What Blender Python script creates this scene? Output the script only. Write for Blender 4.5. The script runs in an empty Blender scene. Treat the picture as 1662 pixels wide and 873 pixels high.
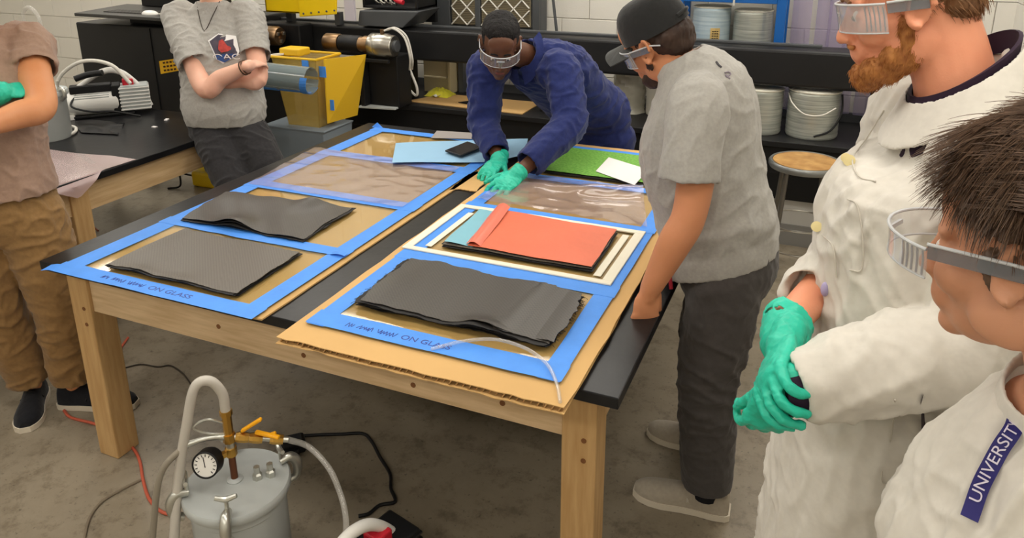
import bpy, bmesh, math, random
import numpy as np
from mathutils import Matrix, Vector

sc = bpy.context.scene
COL = sc.collection
random.seed(7)
RNG = np.random.default_rng(11)
PI = math.pi
V3 = lambda *a: np.array(a, float)

# ------------------------------------------------------------------ camera
CAM = np.array([2.3990, -1.5286, 1.8470])
YAW, PITCH, ROLL, FPX = 0.40633, 0.29632, 0.00621, 1233.88
PPX, PPY = 831.0, 250.0          # principal point in the 1662 x 873 frame
def cam_axes():
    f = np.array([-math.sin(YAW)*math.cos(PITCH), math.cos(YAW)*math.cos(PITCH), -math.sin(PITCH)])
    r = np.array([math.cos(YAW), math.sin(YAW), 0.0]); d = np.cross(f, r)
    c, s = math.cos(ROLL), math.sin(ROLL)
    return np.stack([c*r + s*d, -s*r + c*d, f])
CR = cam_axes()
cam = bpy.data.cameras.new('camera'); cam_o = bpy.data.objects.new('camera', cam); COL.objects.link(cam_o)
cam.sensor_fit = 'HORIZONTAL'; cam.sensor_width = 36.0; cam.lens = FPX/1662*36
cam.shift_x = (831.0 - PPX)/1662; cam.shift_y = -(436.5 - PPY)/1662
cam.clip_start = 0.02; cam.clip_end = 60
m = Matrix(((CR[0][0], -CR[1][0], -CR[2][0], CAM[0]), (CR[0][1], -CR[1][1], -CR[2][1], CAM[1]),
            (CR[0][2], -CR[1][2], -CR[2][2], CAM[2]), (0, 0, 0, 1)))
cam_o.matrix_world = m
sc.camera = cam_o

# measured picture positions (1200 x 443 grid of the photograph) -> places in the room
def ray(x, y):
    return CR.T @ np.array([(x*1.385 - PPX)/FPX, (y*873/443 - PPY)/FPX, 1.0])
def PZ(x, y, z): d = ray(x, y); return CAM + d*((z - CAM[2])/d[2])      # on a level surface
def PY(x, y, Y): d = ray(x, y); return CAM + d*((Y - CAM[1])/d[1])      # on a plane parallel to the back wall
def PX(x, y, X): d = ray(x, y); return CAM + d*((X - CAM[0])/d[0])
def PD(x, y, dist): return CAM + ray(x, y)*dist                          # at a known distance

# ------------------------------------------------------------------ world, lights, exposure
w = bpy.data.worlds.new('world'); sc.world = w; w.use_nodes = True
w.node_tree.nodes['Background'].inputs[0].default_value = (0.9, 0.95, 1.0, 1)
w.node_tree.nodes['Background'].inputs[1].default_value = 0.05
sc.view_settings.view_transform = 'Standard'; sc.view_settings.look = 'None'
sc.view_settings.exposure = 0.0; sc.view_settings.gamma = 1.0; sc.view_settings.use_curve_mapping = False
try: sc.cycles.use_denoising = True
except Exception: pass
LIGHTS = [(x, y) for x in (-3.4, -1.2, 1.0, 2.75) for y in (-2.6, -0.5, 1.5, 2.95)]
LIGHT_W = 11.0
CEIL = 2.95

# ------------------------------------------------------------------ materials
def lin(c):
    out = []
    for v in c[:3]:
        v = v/255.0
        out.append(v/12.92 if v <= .04045 else ((v + .055)/1.055)**2.4)
    return out
MATS = {}
def mat(name, c, rough=.6, metal=0.0, var=0.0, vscale=6.0, bump=0.0, bscale=60.0, spec=.4, stretch=None, c2=None,
        trans=0.0, alpha=1.0, emit=0.0, sheen=0.0, coat=0.0, ior=1.45, detail=4.0, sss=0.0):
    if name in MATS: return MATS[name]
    M = bpy.data.materials.new(name); M.use_nodes = True; nt = M.node_tree; N = nt.nodes; L = nt.links
    b = N['Principled BSDF']
    b.inputs['Roughness'].default_value = rough; b.inputs['Metallic'].default_value = metal
    b.inputs['Specular IOR Level'].default_value = spec; b.inputs['IOR'].default_value = ior
    b.inputs['Transmission Weight'].default_value = trans; b.inputs['Alpha'].default_value = alpha
    b.inputs['Sheen Weight'].default_value = sheen; b.inputs['Coat Weight'].default_value = coat
    if sss: 
        b.inputs['Subsurface Weight'].default_value = sss; b.inputs['Subsurface Radius'].default_value = (.012, .005, .003)
    col = lin(c)
    b.inputs['Base Color'].default_value = (*col, 1)
    if emit:
        b.inputs['Emission Color'].default_value = (*col, 1); b.inputs['Emission Strength'].default_value = emit
    tc = N.new('ShaderNodeTexCoord'); mp = N.new('ShaderNodeMapping'); L.new(tc.outputs['Object'], mp.inputs[0])
    if stretch: mp.inputs['Scale'].default_value = stretch
    if var or c2:
        nz = N.new('ShaderNodeTexNoise'); nz.inputs['Scale'].default_value = vscale; nz.inputs['Detail'].default_value = detail
        L.new(mp.outputs[0], nz.inputs['Vector'])
        rp = N.new('ShaderNodeValToRGB'); L.new(nz.outputs[0], rp.inputs[0])
        if c2: a, bb = col, lin(c2)
        else: a, bb = [v*(1 - var) for v in col], [min(1, v*(1 + var)) for v in col]
        rp.color_ramp.elements[0].position = .32; rp.color_ramp.elements[1].position = .68
        rp.color_ramp.elements[0].color = (*a, 1); rp.color_ramp.elements[1].color = (*bb, 1)
        L.new(rp.outputs[0], b.inputs['Base Color'])
    if bump:
        n2 = N.new('ShaderNodeTexNoise'); n2.inputs['Scale'].default_value = bscale; n2.inputs['Detail'].default_value = 3
        L.new(mp.outputs[0], n2.inputs['Vector'])
        bp = N.new('ShaderNodeBump'); bp.inputs['Strength'].default_value = bump; bp.inputs['Distance'].default_value = .01
        L.new(n2.outputs[0], bp.inputs['Height']); L.new(bp.outputs[0], b.inputs['Normal'])
    MATS[name] = M
    return M
def clear(name, c, fac=.1, rough=.08, tint=.85):
    """thin clear plastic or glass: mostly see-through, with a surface reflection and a faint tint"""
    if name in MATS: return MATS[name]
    M = bpy.data.materials.new(name); M.use_nodes = True; nt = M.node_tree; N = nt.nodes; L = nt.links
    N.remove(N['Principled BSDF'])
    t = N.new('ShaderNodeBsdfTransparent'); t.inputs[0].default_value = (*[tint + (1-tint)*v for v in lin(c)], 1)
    p = N.new('ShaderNodeBsdfPrincipled'); p.inputs['Base Color'].default_value = (*lin(c), 1); p.inputs['Roughness'].default_value = rough
    mx = N.new('ShaderNodeMixShader'); mx.inputs[0].default_value = fac
    g = N.new('ShaderNodeBsdfGlossy'); g.inputs['Roughness'].default_value = rough; g.inputs[0].default_value = (1, 1, 1, 1)
    fr = N.new('ShaderNodeFresnel'); fr.inputs[0].default_value = 1.4
    ge = N.new('ShaderNodeNewGeometry'); mu = N.new('ShaderNodeMath'); mu.operation = 'SUBTRACT'; mu.use_clamp = True   # only the outer face reflects
    L.new(fr.outputs[0], mu.inputs[0]); L.new(ge.outputs['Backfacing'], mu.inputs[1])
    m2 = N.new('ShaderNodeMixShader')
    L.new(t.outputs[0], mx.inputs[1]); L.new(p.outputs[0], mx.inputs[2])
    L.new(mu.outputs[0], m2.inputs[0]); L.new(mx.outputs[0], m2.inputs[1]); L.new(g.outputs[0], m2.inputs[2])
    L.new(m2.outputs[0], N['Material Output'].inputs[0])
    MATS[name] = M
    return M

# ------------------------------------------------------------------ mesh building
def unit(v): v = np.asarray(v, float); return v/(np.linalg.norm(v) + 1e-12)
def frame(z, x=None):
    z = unit(z); ref = np.asarray(x, float) if x is not None else (V3(0, 0, 1) if abs(z[2]) < .9 else V3(1, 0, 0))
    x = unit(ref - z*(ref @ z)); y = np.cross(z, x); return x, y, z
def catmull(P, sub):
    P = np.asarray(P, float)
    if len(P) < 3 or sub <= 1:
        if sub <= 1: return P
        t = np.linspace(0, 1, sub*(len(P)-1)+1)[:, None]; return P[0]*(1-t) + P[-1]*t
    Q = np.vstack([2*P[0]-P[1], P, 2*P[-1]-P[-2]]); out = []
    for i in range(1, len(Q)-2):
        p0, p1, p2, p3 = Q[i-1:i+3]
        for t in np.linspace(0, 1, sub, endpoint=False):
            out.append(.5*((2*p1) + (-p0+p2)*t + (2*p0-5*p1+4*p2-p3)*t*t + (-p0+3*p1-3*p2+p3)*t**3))
    out.append(P[-1]); return np.array(out)
class MB:
    def __init__(s): s.v = []; s.f = []; s.n = 0
    def add(s, V, F):
        V = np.asarray(V, float).reshape(-1, 3)
        s.v.append(V); s.f += [tuple(int(i)+s.n for i in q) for q in F]; s.n += len(V); return s
    def box(s, x0, x1, y0, y1, z0, z1):
        V = [(x, y, z) for z in (z0, z1) for y in (y0, y1) for x in (x0, x1)]
        return s.add(V, [(0, 2, 3, 1), (4, 5, 7, 6), (0, 1, 5, 4), (2, 6, 7, 3), (0, 4, 6, 2), (1, 3, 7, 5)])
    def obox(s, c, size, ax=None, ay=None, az=None):
        c = np.asarray(c, float); ax = V3(1, 0, 0) if ax is None else unit(ax); 
        az = V3(0, 0, 1) if az is None else unit(az); ay = np.cross(az, ax) if ay is None else unit(ay)
        V = [c + ax*size[0]/2*i + ay*size[1]/2*j + az*size[2]/2*k for k in (-1, 1) for j in (-1, 1) for i in (-1, 1)]
        return s.add(V, [(0, 2, 3, 1), (4, 5, 7, 6), (0, 1, 5, 4), (2, 6, 7, 3), (0, 4, 6, 2), (1, 3, 7, 5)])
    def bar(s, a, b, w, h, up=None):
        a, b = np.asarray(a, float), np.asarray(b, float); ax = unit(b-a); up = V3(0, 0, 1) if up is None else np.asarray(up, float)
        if abs(ax @ unit(up)) > .95: up = V3(0, 1, 0)
        az = unit(up - ax*(up @ ax)); return s.obox((a+b)/2, (np.linalg.norm(b-a), w, h), ax, np.cross(az, ax), az)
    def rings(s, R, closed_ends=True):
        R = [np.asarray(r) for r in R]; n = len(R[0]); V = np.vstack(R); F = []
        for i in range(len(R)-1):
            for j in range(n):
                k = (j+1) % n; F.append((i*n+j, i*n+k, (i+1)*n+k, (i+1)*n+j))
        if closed_ends:
            V = np.vstack([V, R[0].mean(0), R[-1].mean(0)]); a = len(V)-2
            for j in range(n):
                k = (j+1) % n; F.append((a, k, j)); F.append((a+1, (len(R)-1)*n+j, (len(R)-1)*n+k))
        return s.add(V, F)
    def tube(s, P, r, n=10, sub=6, closed=True):
        P = np.asarray(P, float); r = np.full(len(P), r) if np.isscalar(r) else np.asarray(r, float)
        Q = catmull(np.hstack([P, r[:, None]]), sub); P, r = Q[:, :3], np.maximum(Q[:, 3], 1e-4)
        T = np.gradient(P, axis=0); x, y, z = frame(T[0]); R = []
        a = np.linspace(0, 2*PI, n, endpoint=False)
        for i in range(len(P)):
            z = unit(T[i]); x = unit(x - z*(x @ z)); y = np.cross(z, x)
            R.append(P[i] + r[i]*(np.cos(a)[:, None]*x + np.sin(a)[:, None]*y))
        return s.rings(R, closed)
    def lathe(s, prof, c, axis=(0, 0, 1), n=28, x=None):
        X, Y, Z = frame(axis, x); c = np.asarray(c, float); a = np.linspace(0, 2*PI, n, endpoint=False)
        R = [c + Z*h + max(r, 1e-4)*(np.cos(a)[:, None]*X + np.sin(a)[:, None]*Y) for r, h in prof]
        return s.rings(R, True)
    def prism(s, poly, z0, z1):
        n = len(poly); V = [(x, y, z0) for x, y in poly] + [(x, y, z1) for x, y in poly]
        F = [tuple(range(n-1, -1, -1)), tuple(range(n, 2*n))] + [(i, (i+1) % n, n+(i+1) % n, n+i) for i in range(n)]
        return s.add(V, F)
    def slab(s, pts, th, nrm):
        pts = np.asarray(pts, float); nrm = unit(nrm)*th; n = len(pts); V = np.vstack([pts, pts+nrm])
        F = [tuple(range(n-1, -1, -1)), tuple(range(n, 2*n))] + [(i, (i+1) % n, n+(i+1) % n, n+i) for i in range(n)]
        return s.add(V, F)
    def sheet(s, G, th):
        """closed thin sheet from a grid of points G[ny,nx,3]"""
        G = np.asarray(G, float); ny, nx, _ = G.shape
        du = np.gradient(G, axis=1); dv = np.gradient(G, axis=0); Nn = np.cross(du, dv); Nn /= np.linalg.norm(Nn, axis=2, keepdims=True)+1e-12
        top = (G + Nn*th/2).reshape(-1, 3); bot = (G - Nn*th/2).reshape(-1, 3); o = nx*ny; F = []
        I = lambda j, i: j*nx+i
        for j in range(ny-1):
            for i in range(nx-1):
                F.append((I(j, i), I(j, i+1), I(j+1, i+1), I(j+1, i))); F.append((o+I(j, i), o+I(j+1, i), o+I(j+1, i+1), o+I(j, i+1)))
        B = [I(0, i) for i in range(nx)] + [I(j, nx-1) for j in range(1, ny)] + [I(ny-1, i) for i in range(nx-2, -1, -1)] + [I(j, 0) for j in range(ny-2, 0, -1)]
        for a, b in zip(B, B[1:]+B[:1]): F.append((a, o+a, o+b, b))
        return s.add(np.vstack([top, bot]), F)
    def ell(s, c, r, ax=None, n=20, m=12):
        A = np.eye(3) if ax is None else np.asarray(ax, float); c = np.asarray(c, float)
        r = np.full(3, r) if np.isscalar(r) else np.asarray(r, float)
        R = []; a = np.linspace(0, 2*PI, n, endpoint=False)
        for t in np.linspace(.001, PI-.001, m):
            loc = np.stack([np.cos(a)*math.sin(t)*r[0], np.sin(a)*math.sin(t)*r[1], np.full(n, -math.cos(t)*r[2])], 1)
            R.append(c + loc @ A)
        return s.rings(R, True)
    def arrays(s): return np.vstack(s.v), s.f
    def mesh(s, name, smooth=False):
        me = bpy.data.meshes.new(name); V, F = s.arrays(); me.from_pydata(V.tolist(), [], F); 
        if smooth: me.shade_smooth()
        return me
def link(name, me, material, parent=None):
    o = bpy.data.objects.new(name, me); COL.objects.link(o)
    if material is not None:
        me.materials.clear(); me.materials.append(material)
    if parent is not None: adopt(o, parent)
    return o
def rootmat(p):
    M = Matrix.Translation(p.location) @ p.rotation_euler.to_matrix().to_4x4()
    return rootmat(p.parent) @ p.matrix_parent_inverse @ M if p.parent else M
def adopt(o, parent):
    o.parent = parent; o.matrix_parent_inverse = rootmat(parent).inverted()
def build(mb, name, material, parent=None, smooth=False, bevel=0.0, seg=2, angle=35):
    me = mb.mesh(name)
    bm = bmesh.new(); bm.from_mesh(me); bmesh.ops.recalc_face_normals(bm, faces=bm.faces)
    if bevel:
        E = [e for e in bm.edges if len(e.link_faces) == 2 and e.calc_face_angle(0) > math.radians(angle)]
        bmesh.ops.bevel(bm, geom=E, offset=bevel, segments=seg, profile=.5, affect='EDGES', clamp_overlap=True)
    bm.to_mesh(me); bm.free()
    if smooth:
        me.shade_smooth()
        try: me.set_sharp_from_angle(angle=math.radians(40))
        except Exception: pass
    return link(name, me, material, parent)
def tag(o, label=None, cat=None, group=None, kind=None):
    if label: o['label'] = label
    if cat: o['category'] = cat
    if group: o['group'] = group
    if kind: o['kind'] = kind
    return o
def thing(name, label, cat, loc=(0, 0, 0), group=None):
    o = bpy.data.objects.new(name, None); COL.objects.link(o); o.location = tuple(float(v) for v in loc); o.empty_display_size = .05
    return tag(o, label, cat, group)
# vectorised gradient noise
_perm = np.concatenate([np.random.default_rng(5).permutation(256)]*2)
_grad = np.random.default_rng(6).normal(size=(256, 3)); _grad /= np.linalg.norm(_grad, axis=1, keepdims=True)
def noise(P):
    P = np.asarray(P, float); I = np.floor(P).astype(int); F = P-I; U = F*F*F*(F*(F*6-15)+10); I &= 255; out = 0
    for dx in (0, 1):
        for dy in (0, 1):
            for dz in (0, 1):
                h = _perm[(_perm[(_perm[(I[:, 0]+dx) & 255]+I[:, 1]+dy) & 255]+I[:, 2]+dz) & 255]
                g = (_grad[h]*(F-[dx, dy, dz])).sum(1)
                out = out + g*(U[:, 0] if dx else 1-U[:, 0])*(U[:, 1] if dy else 1-U[:, 1])*(U[:, 2] if dz else 1-U[:, 2])
    return out
def text_mesh(s, size):
    c = bpy.data.curves.new('lettering', 'FONT'); c.body = s; c.size = size; c.extrude = 0.0002; c.align_x = 'CENTER'; c.align_y = 'CENTER'
    o = bpy.data.objects.new('lettering', c); COL.objects.link(o)
    me = bpy.data.meshes.new_from_object(o.evaluated_get(bpy.context.evaluated_depsgraph_get())); bpy.data.objects.remove(o)
    V = np.array([v.co[:] for v in me.vertices]); F = [tuple(q.vertices) for q in me.polygons]; bpy.data.meshes.remove(me)
    return V, F
# ------------------------------------------------------------------ the room
WX0, WX1, WY0, WY1 = -5.6, 3.3, -3.6, 3.55
def concrete():
    M = bpy.data.materials.new('concrete_floor'); M.use_nodes = True; nt = M.node_tree; N = nt.nodes; L = nt.links; b = N['Principled BSDF']
    tc = N.new('ShaderNodeTexCoord')
    def nz(scale, detail=6, rough=.6):
        n = N.new('ShaderNodeTexNoise'); n.inputs['Scale'].default_value = scale; n.inputs['Detail'].default_value = detail; n.inputs['Roughness'].default_value = rough
        L.new(tc.outputs['Object'], n.inputs['Vector']); return n
    def ramp(src, a, ca, bb, cb):
        r = N.new('ShaderNodeValToRGB'); r.color_ramp.elements[0].position = a; r.color_ramp.elements[1].position = bb
        r.color_ramp.elements[0].color = (*lin(ca), 1); r.color_ramp.elements[1].color = (*lin(cb), 1); L.new(src.outputs[0], r.inputs[0]); return r
    base = ramp(nz(2.2, 8, .65), .35, (132, 121, 103), .68, (154, 143, 124))
    st = ramp(nz(11, 8, .75), .36, (160, 152, 140), .5, (255, 255, 255))
    sp = ramp(nz(55, 3, .5), .28, (70, 62, 52), .36, (255, 255, 255))
    m1 = N.new('ShaderNodeMixRGB'); m1.blend_type = 'MULTIPLY'; m1.inputs[0].default_value = .55; L.new(base.outputs[0], m1.inputs[1]); L.new(st.outputs[0], m1.inputs[2])
    m2 = N.new('ShaderNodeMixRGB'); m2.blend_type = 'MULTIPLY'; m2.inputs[0].default_value = .45; L.new(m1.outputs[0], m2.inputs[1]); L.new(sp.outputs[0], m2.inputs[2])
    L.new(m2.outputs[0], b.inputs['Base Color'])
    rr = N.new('ShaderNodeMapRange'); rr.inputs[3].default_value = .22; rr.inputs[4].default_value = .5; L.new(nz(5).outputs[0], rr.inputs[0]); L.new(rr.outputs[0], b.inputs['Roughness'])
    bp = N.new('ShaderNodeBump'); bp.inputs['Strength'].default_value = .12; bp.inputs['Distance'].default_value = .01; L.new(nz(30).outputs[0], bp.inputs['Height']); L.new(bp.outputs[0], b.inputs['Normal'])
    return M
m_wall = mat('white_block_paint', (226, 222, 212), .5, var=.03, vscale=3, bump=.12, bscale=120)
m_joint = mat('painted_joint', (222, 218, 209), .7)
m_ceil = mat('ceiling_tile', (225, 223, 216), .9, bump=.2, bscale=90)
def struct(name, mb, material, **k): return tag(build(mb, name, material, **k), kind='structure')
floor = struct('floor', MB().box(WX0, WX1, WY0, WY1, -.1, 0), concrete())
ceiling = struct('ceiling', MB().box(WX0, WX1, WY0, WY1, CEIL, CEIL+.1), m_ceil)
wall_back = struct('wall_back', MB().box(WX0, WX1, WY1+.012, WY1+.15, 0, CEIL), m_joint)
wall_right = struct('wall_right', MB().box(WX1+.012, WX1+.15, WY0, WY1+.012, 0, CEIL), m_joint)
wall_left = struct('wall_left', MB().box(WX0-.15, WX0, WY0, WY1+.012, 0, CEIL), m_wall)
wall_front = struct('wall_front', MB().box(WX0, WX1, WY0-.15, WY0, 0, CEIL), m_wall)
def blocks(wall, along, a0, a1, near, rows_single, one_len=.4, one_h=.2):
    """painted concrete blocks in running bond; those in view are single pieces, the rest one part"""
    bl = None; rest = MB(); g = .002
    def proto():
        mb = MB()
        L, H, D = one_len-2*g, one_h-2*g, .02
        return mb.box(-L/2, L/2, -D/2, D/2, -H/2, H/2) if along == 'x' else mb.box(-D/2, D/2, -L/2, L/2, -H/2, H/2)
    me = None
    for r in range(int(CEIL/one_h)+1):
        z = r*one_h+one_h/2; off = (r % 2)*one_len/2; h = one_h
        if z+one_h/2 > CEIL: continue
        a = a0-off
        while a < a1-1e-6:
            s0, s1 = max(a, a0), min(a+one_len, a1); full = s1-s0 > one_len-1e-4; c = (s0+s1)/2
            pos = (c, WY1+.010, z) if along == 'x' else (WX1+.010, c, z)
            if full and r in rows_single and near[0] < c < near[1]:
                if me is None:
                    o = build(proto(), 'block', m_wall, bevel=.003, seg=1); me = o.data; o.location = pos; o.parent = wall
                else:
                    o = bpy.data.objects.new('block', me); COL.objects.link(o); o.location = pos; o.parent = wall
            elif s1-s0 > .03:
                if along == 'x': rest.box(s0+g, s1-g, WY1-.002, WY1+.018, z-h/2+g, z+h/2-g)
                else: rest.box(WX1-.002, WX1+.018, s0+g, s1-g, z-h/2+g, z+h/2-g)
            a += one_len
    tag(build(rest, 'blocks', m_wall, wall), kind='stuff')
blocks(wall_back, 'x', WX0, WX1, (-5.6, 3.3), range(3, 9))
blocks(wall_right, 'y', WY0, WY1, (.4, 3.6), range(4, 10))
# ceiling lights
m_metal_w = mat('white_enamel', (235, 235, 232), .4)
m_diff = mat('light_diffuser', (255, 250, 240), .5, emit=3.0)
lproto = None
for i, (x, y) in enumerate(LIGHTS):
    t = thing('ceiling_light', 'white recessed fluorescent ceiling light panel', 'ceiling light', (x, y, CEIL-.07), group='ceiling lights over the workshop')
    if lproto is None:
        f = MB(); f.box(-.62, .62, -.32, -.29, 0, .07).box(-.62, .62, .29, .32, 0, .07).box(-.62, -.59, -.29, .29, 0, .07).box(.59, .62, -.29, .29, 0, .07)
        d = MB().box(-.59, .59, -.29, .29, .03, .045)
        fo = build(f, 'frame', m_metal_w); do = build(d, 'diffuser', m_diff); lproto = (fo.data, do.data)
    else:
        fo = bpy.data.objects.new('frame', lproto[0]); do = bpy.data.objects.new('diffuser', lproto[1]); COL.objects.link(fo); COL.objects.link(do)
    fo.parent = t; do.parent = t
    ld = bpy.data.lights.new('tube_light', 'AREA'); ld.shape = 'RECTANGLE'; ld.size = 1.16; ld.size_y = .56; ld.energy = LIGHT_W; ld.color = (1.0, .955, .885)
    lo = bpy.data.objects.new('tube_light', ld); COL.objects.link(lo); lo.location = (0, 0, .02); lo.parent = t
# ------------------------------------------------------------------ work tables and what lies on them
T = .762
m_epoxy = mat('black_bench_top', (20, 20, 22), .28, var=.25, vscale=9, bump=.04, bscale=40, c2=(32, 32, 33), spec=.28)
def wood(name, c, c2, stretch):
    return mat(name, c, .55, c2=c2, vscale=5, stretch=stretch, bump=.08, bscale=30, detail=8)
m_woodx = wood('pine_along_x', (194, 164, 124), (216, 188, 150), (1.2, 14, 14))
m_woody = wood('pine_along_y', (188, 156, 112), (208, 178, 136), (14, 1.2, 14))
m_woodz = wood('pine_post', (180, 142, 92), (198, 162, 112), (14, 14, 1.2))
m_knot = mat('pine_knot', (120, 78, 44), .7)
def work_table(label, x0, x1, y0, y1, legs, holes):
    t = thing('work_table', label, 'table', ((x0+x1)/2, (y0+y1)/2, 0), group=None)
    build(MB().box(x0, x1, y0, y1, T-.032, T), 'table_top', m_epoxy, t, bevel=.003)
    lw = .092
    for lx, ly in legs:
        g = build(MB().box(lx, lx+lw, ly, ly+lw, 0, T-.032), 'leg', m_woodz, t, bevel=.004)
        if holes:
            for zz in (.60, .54):
                build(MB().lathe([(.007, 0), (.007, .002)], (lx+.06, ly, zz), (0, -1, 0), 10), 'screw_hole', m_knot, g)
    xs = sorted(l[0] for l in legs); ys = sorted(l[1] for l in legs); h0, h1 = T-.172, T-.032
    f = build(MB().box(xs[0]+lw, xs[-1], ys[0]+.012, ys[0]+.05, h0, h1), 'apron', m_woodx, t, bevel=.002)
    for kx, kz in ((.33, .655), (.52, .63), (.74, .625), (.9, .64)):
        X = xs[0]+lw+kx*(xs[-1]-xs[0]-lw)
        build(MB().lathe([(.008, 0), (.008, .0015)], (X, ys[0]+.012, kz), (0, -1, 0), 10), 'knot', m_knot, f)
    build(MB().box(xs[0]+lw, xs[-1], ys[-1]+lw-.05, ys[-1]+lw-.012, h0, h1), 'apron', m_woodx, t, bevel=.002)
    build(MB().box(xs[0]+.012, xs[0]+.05, ys[0]+lw, ys[-1], h0, h1), 'apron', m_woody, t, bevel=.002)
    build(MB().box(xs[-1]+lw-.05, xs[-1]+lw-.012, ys[0]+lw, ys[-1], h0, h1), 'apron', m_woody, t, bevel=.002)
    return t
work_table('large square work table with black top and pine legs under the taped panels', 0, 2.013, 0, 1.991,
           [(.085, .025), (1.862, .025), (.085, 1.87), (1.862, 1.87)], True)
work_table('black topped pine work table carrying the white vacuum pump', -2.66, -.642, -.2, 1.785,
           [(-.76, .62), (-2.56, -.12), (-.76, 1.66), (-2.56, 1.66), (-.76, -.12)], False)

m_card = mat('kraft_cardboard', (206, 166, 108), .8, var=.05, vscale=3, bump=.05, bscale=25)
m_cardedge = mat('cardboard_edge', (170, 132, 84), .85)
m_tape = mat('blue_masking_tape', (76, 146, 236), .5, var=.05, vscale=14, bump=.06, bscale=80)
m_glass = clear('float_glass', (186, 184, 118), .06, .04, .88)
m_ink = mat('marker_ink', (62, 74, 150), .6)
m_seal = mat('cream_sealant_tape', (232, 226, 206), .6, var=.03)
Z0 = T+.001
def wavy_outline(x0, x1, y0, y1, amp, n=22, seed=0):
    r = np.random.default_rng(seed); P = []
    for a, b in (((x0, y0), (x1, y0)), ((x1, y0), (x1, y1)), ((x1, y1), (x0, y1)), ((x0, y1), (x0, y0))):
        for t in np.linspace(0, 1, n, endpoint=False):
            P.append((a[0]+(b[0]-a[0])*t + r.normal()*amp, a[1]+(b[1]-a[1])*t + r.normal()*amp))
    return P
# left: cardboard under one long glass plate
lc = thing('cardboard_sheet', 'thin cardboard sheet under the glass plate with four taped bays and blue paper', 'cardboard', (.54, .9, Z0))
build(MB().prism(wavy_outline(.115, .975, -.035, 1.9, .0015, 16, 1), Z0, Z0+.005), 'liner', m_card, lc)
# right: corrugated cardboard with visible flutes along its near edge
rc = thing('cardboard_sheet', 'corrugated cardboard sheet with frayed edge hanging over the table front', 'cardboard', (1.5, .9, Z0))
build(MB().prism(wavy_outline(1.092, 1.916, -.108, 1.965, .0018, 24, 2), Z0+.0145, Z0+.017), 'liner', m_card, rc)
build(MB().prism(wavy_outline(1.09, 1.914, -.112, 1.962, .002, 24, 3), Z0, Z0+.002), 'liner', m_card, rc)
fl = MB(); r_ = np.random.default_rng(4)
for i in range(46):
    x = 1.1+i*.0177; e = r_.normal()*.003
    fl.slab([(x, -.104+e, Z0+.002), (x+.0035, -.104+e, Z0+.002), (x+.0105, -.104+e, Z0+.0145), (x+.007, -.104+e, Z0+.0145)], .15, (0, 1, 0))
tag(build(fl, 'flute', m_cardedge, rc), kind='stuff')
fs = MB()
for i in range(110):
    y = -.1+i*.0187
    fs.slab([(1.908, y, Z0+.002), (1.908, y+.005, Z0+.002), (1.908, y+.012, Z0+.0145), (1.908, y+.007, Z0+.0145)], .05, (-1, 0, 0))
tag(build(fs, 'flute', m_cardedge, rc), kind='stuff')

def scribble(parent, x0, x1, y, z, words, h=.02):
    """marker handwriting on the tape: only the last two words can be read, the ones before are loops"""
    k = MB(); P = []; n = 34; r = np.random.default_rng(int(x0*100))
    xs = np.linspace(x0, x0+(x1-x0)*.48, n)
    for i, X in enumerate(xs):
        if i in (6, 7, 19, 20):
            if len(P) > 2: k.tube(P, .0011, 5, 3)
            P = []; continue
        P.append((X+r.normal()*.002, y+(h*.5 if i % 2 else -h*.5)*r.uniform(.5, 1), z))
    k.tube(P, .0011, 5, 3)
    V, F = text_mesh(words, h*1.35); wdt = V[:, 0].max()-V[:, 0].min(); tgt = (x1-x0)*.46
    V = V*[tgt/wdt, 1, 1]; V = V + [x1-tgt/2-(V[:, 0].max()+V[:, 0].min())/2, y, z]; k.add(V, F)
    build(k, 'handwriting', m_ink, parent)
def plate(label, x0, x1, y0, y1, z, bars, xi, skew=0.0):
    t = thing('glass_plate', label, 'glass plate', ((x0+x1)/2, (y0+y1)/2, z))
    build(MB().box(x0+.008, x1-.008, y0+.008, y1-.008, z, z+.006), 'glass', m_glass, t, bevel=.001, seg=1)
    zt = z+.0063; r = np.random.default_rng(int(x0*1000)+3)
    def strip(a, b, w, lift=0):
        a, b = np.array(a, float), np.array(b, float); L = np.linalg.norm(b-a); d = (b-a)/L; n = np.array([-d[1], d[0]]); K = 12
        G = np.zeros((3, K, 3))
        for i in range(K):
            for j in range(3):
                e = r.normal()*.0012
                G[j, i, :2] = a+d*L*i/(K-1)+n*(w*(j/2-.5)+e); G[j, i, 2] = zt+lift+(.0004*r.random())
        return build(MB().sheet(G, .0005), 'tape_strip', m_tape, t)
    wl, wr = xi[0]-x0, x1-xi[1]
    strip((x0+wl/2, y0-.004), (x0+wl/2-skew, y1+.004), wl, .0002); strip((x1-wr/2, y0-.004), (x1-wr/2-skew, y1), wr, .0002)
    S = []
    for (b0, b1) in bars: S.append(strip((x0-.006, (b0+b1)/2), (x1+.004, (b0+b1)/2), b1-b0, .0009))
    return t, zt, S
PLZ = Z0+.006
pl, ZL, SL = plate('long glass plate framed in blue tape with blue paper and phone on its end', .128, .955, -.05, 1.875, PLZ,
                   [(-.055, .012), (.392, .45), (.845, .925), (1.345, .142+1.28), (1.812, 1.872)], (.205, .89))
scribble(SL[0], .33, .70, -.022, ZL+.0016, 'ON GLASS', .022)
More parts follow.
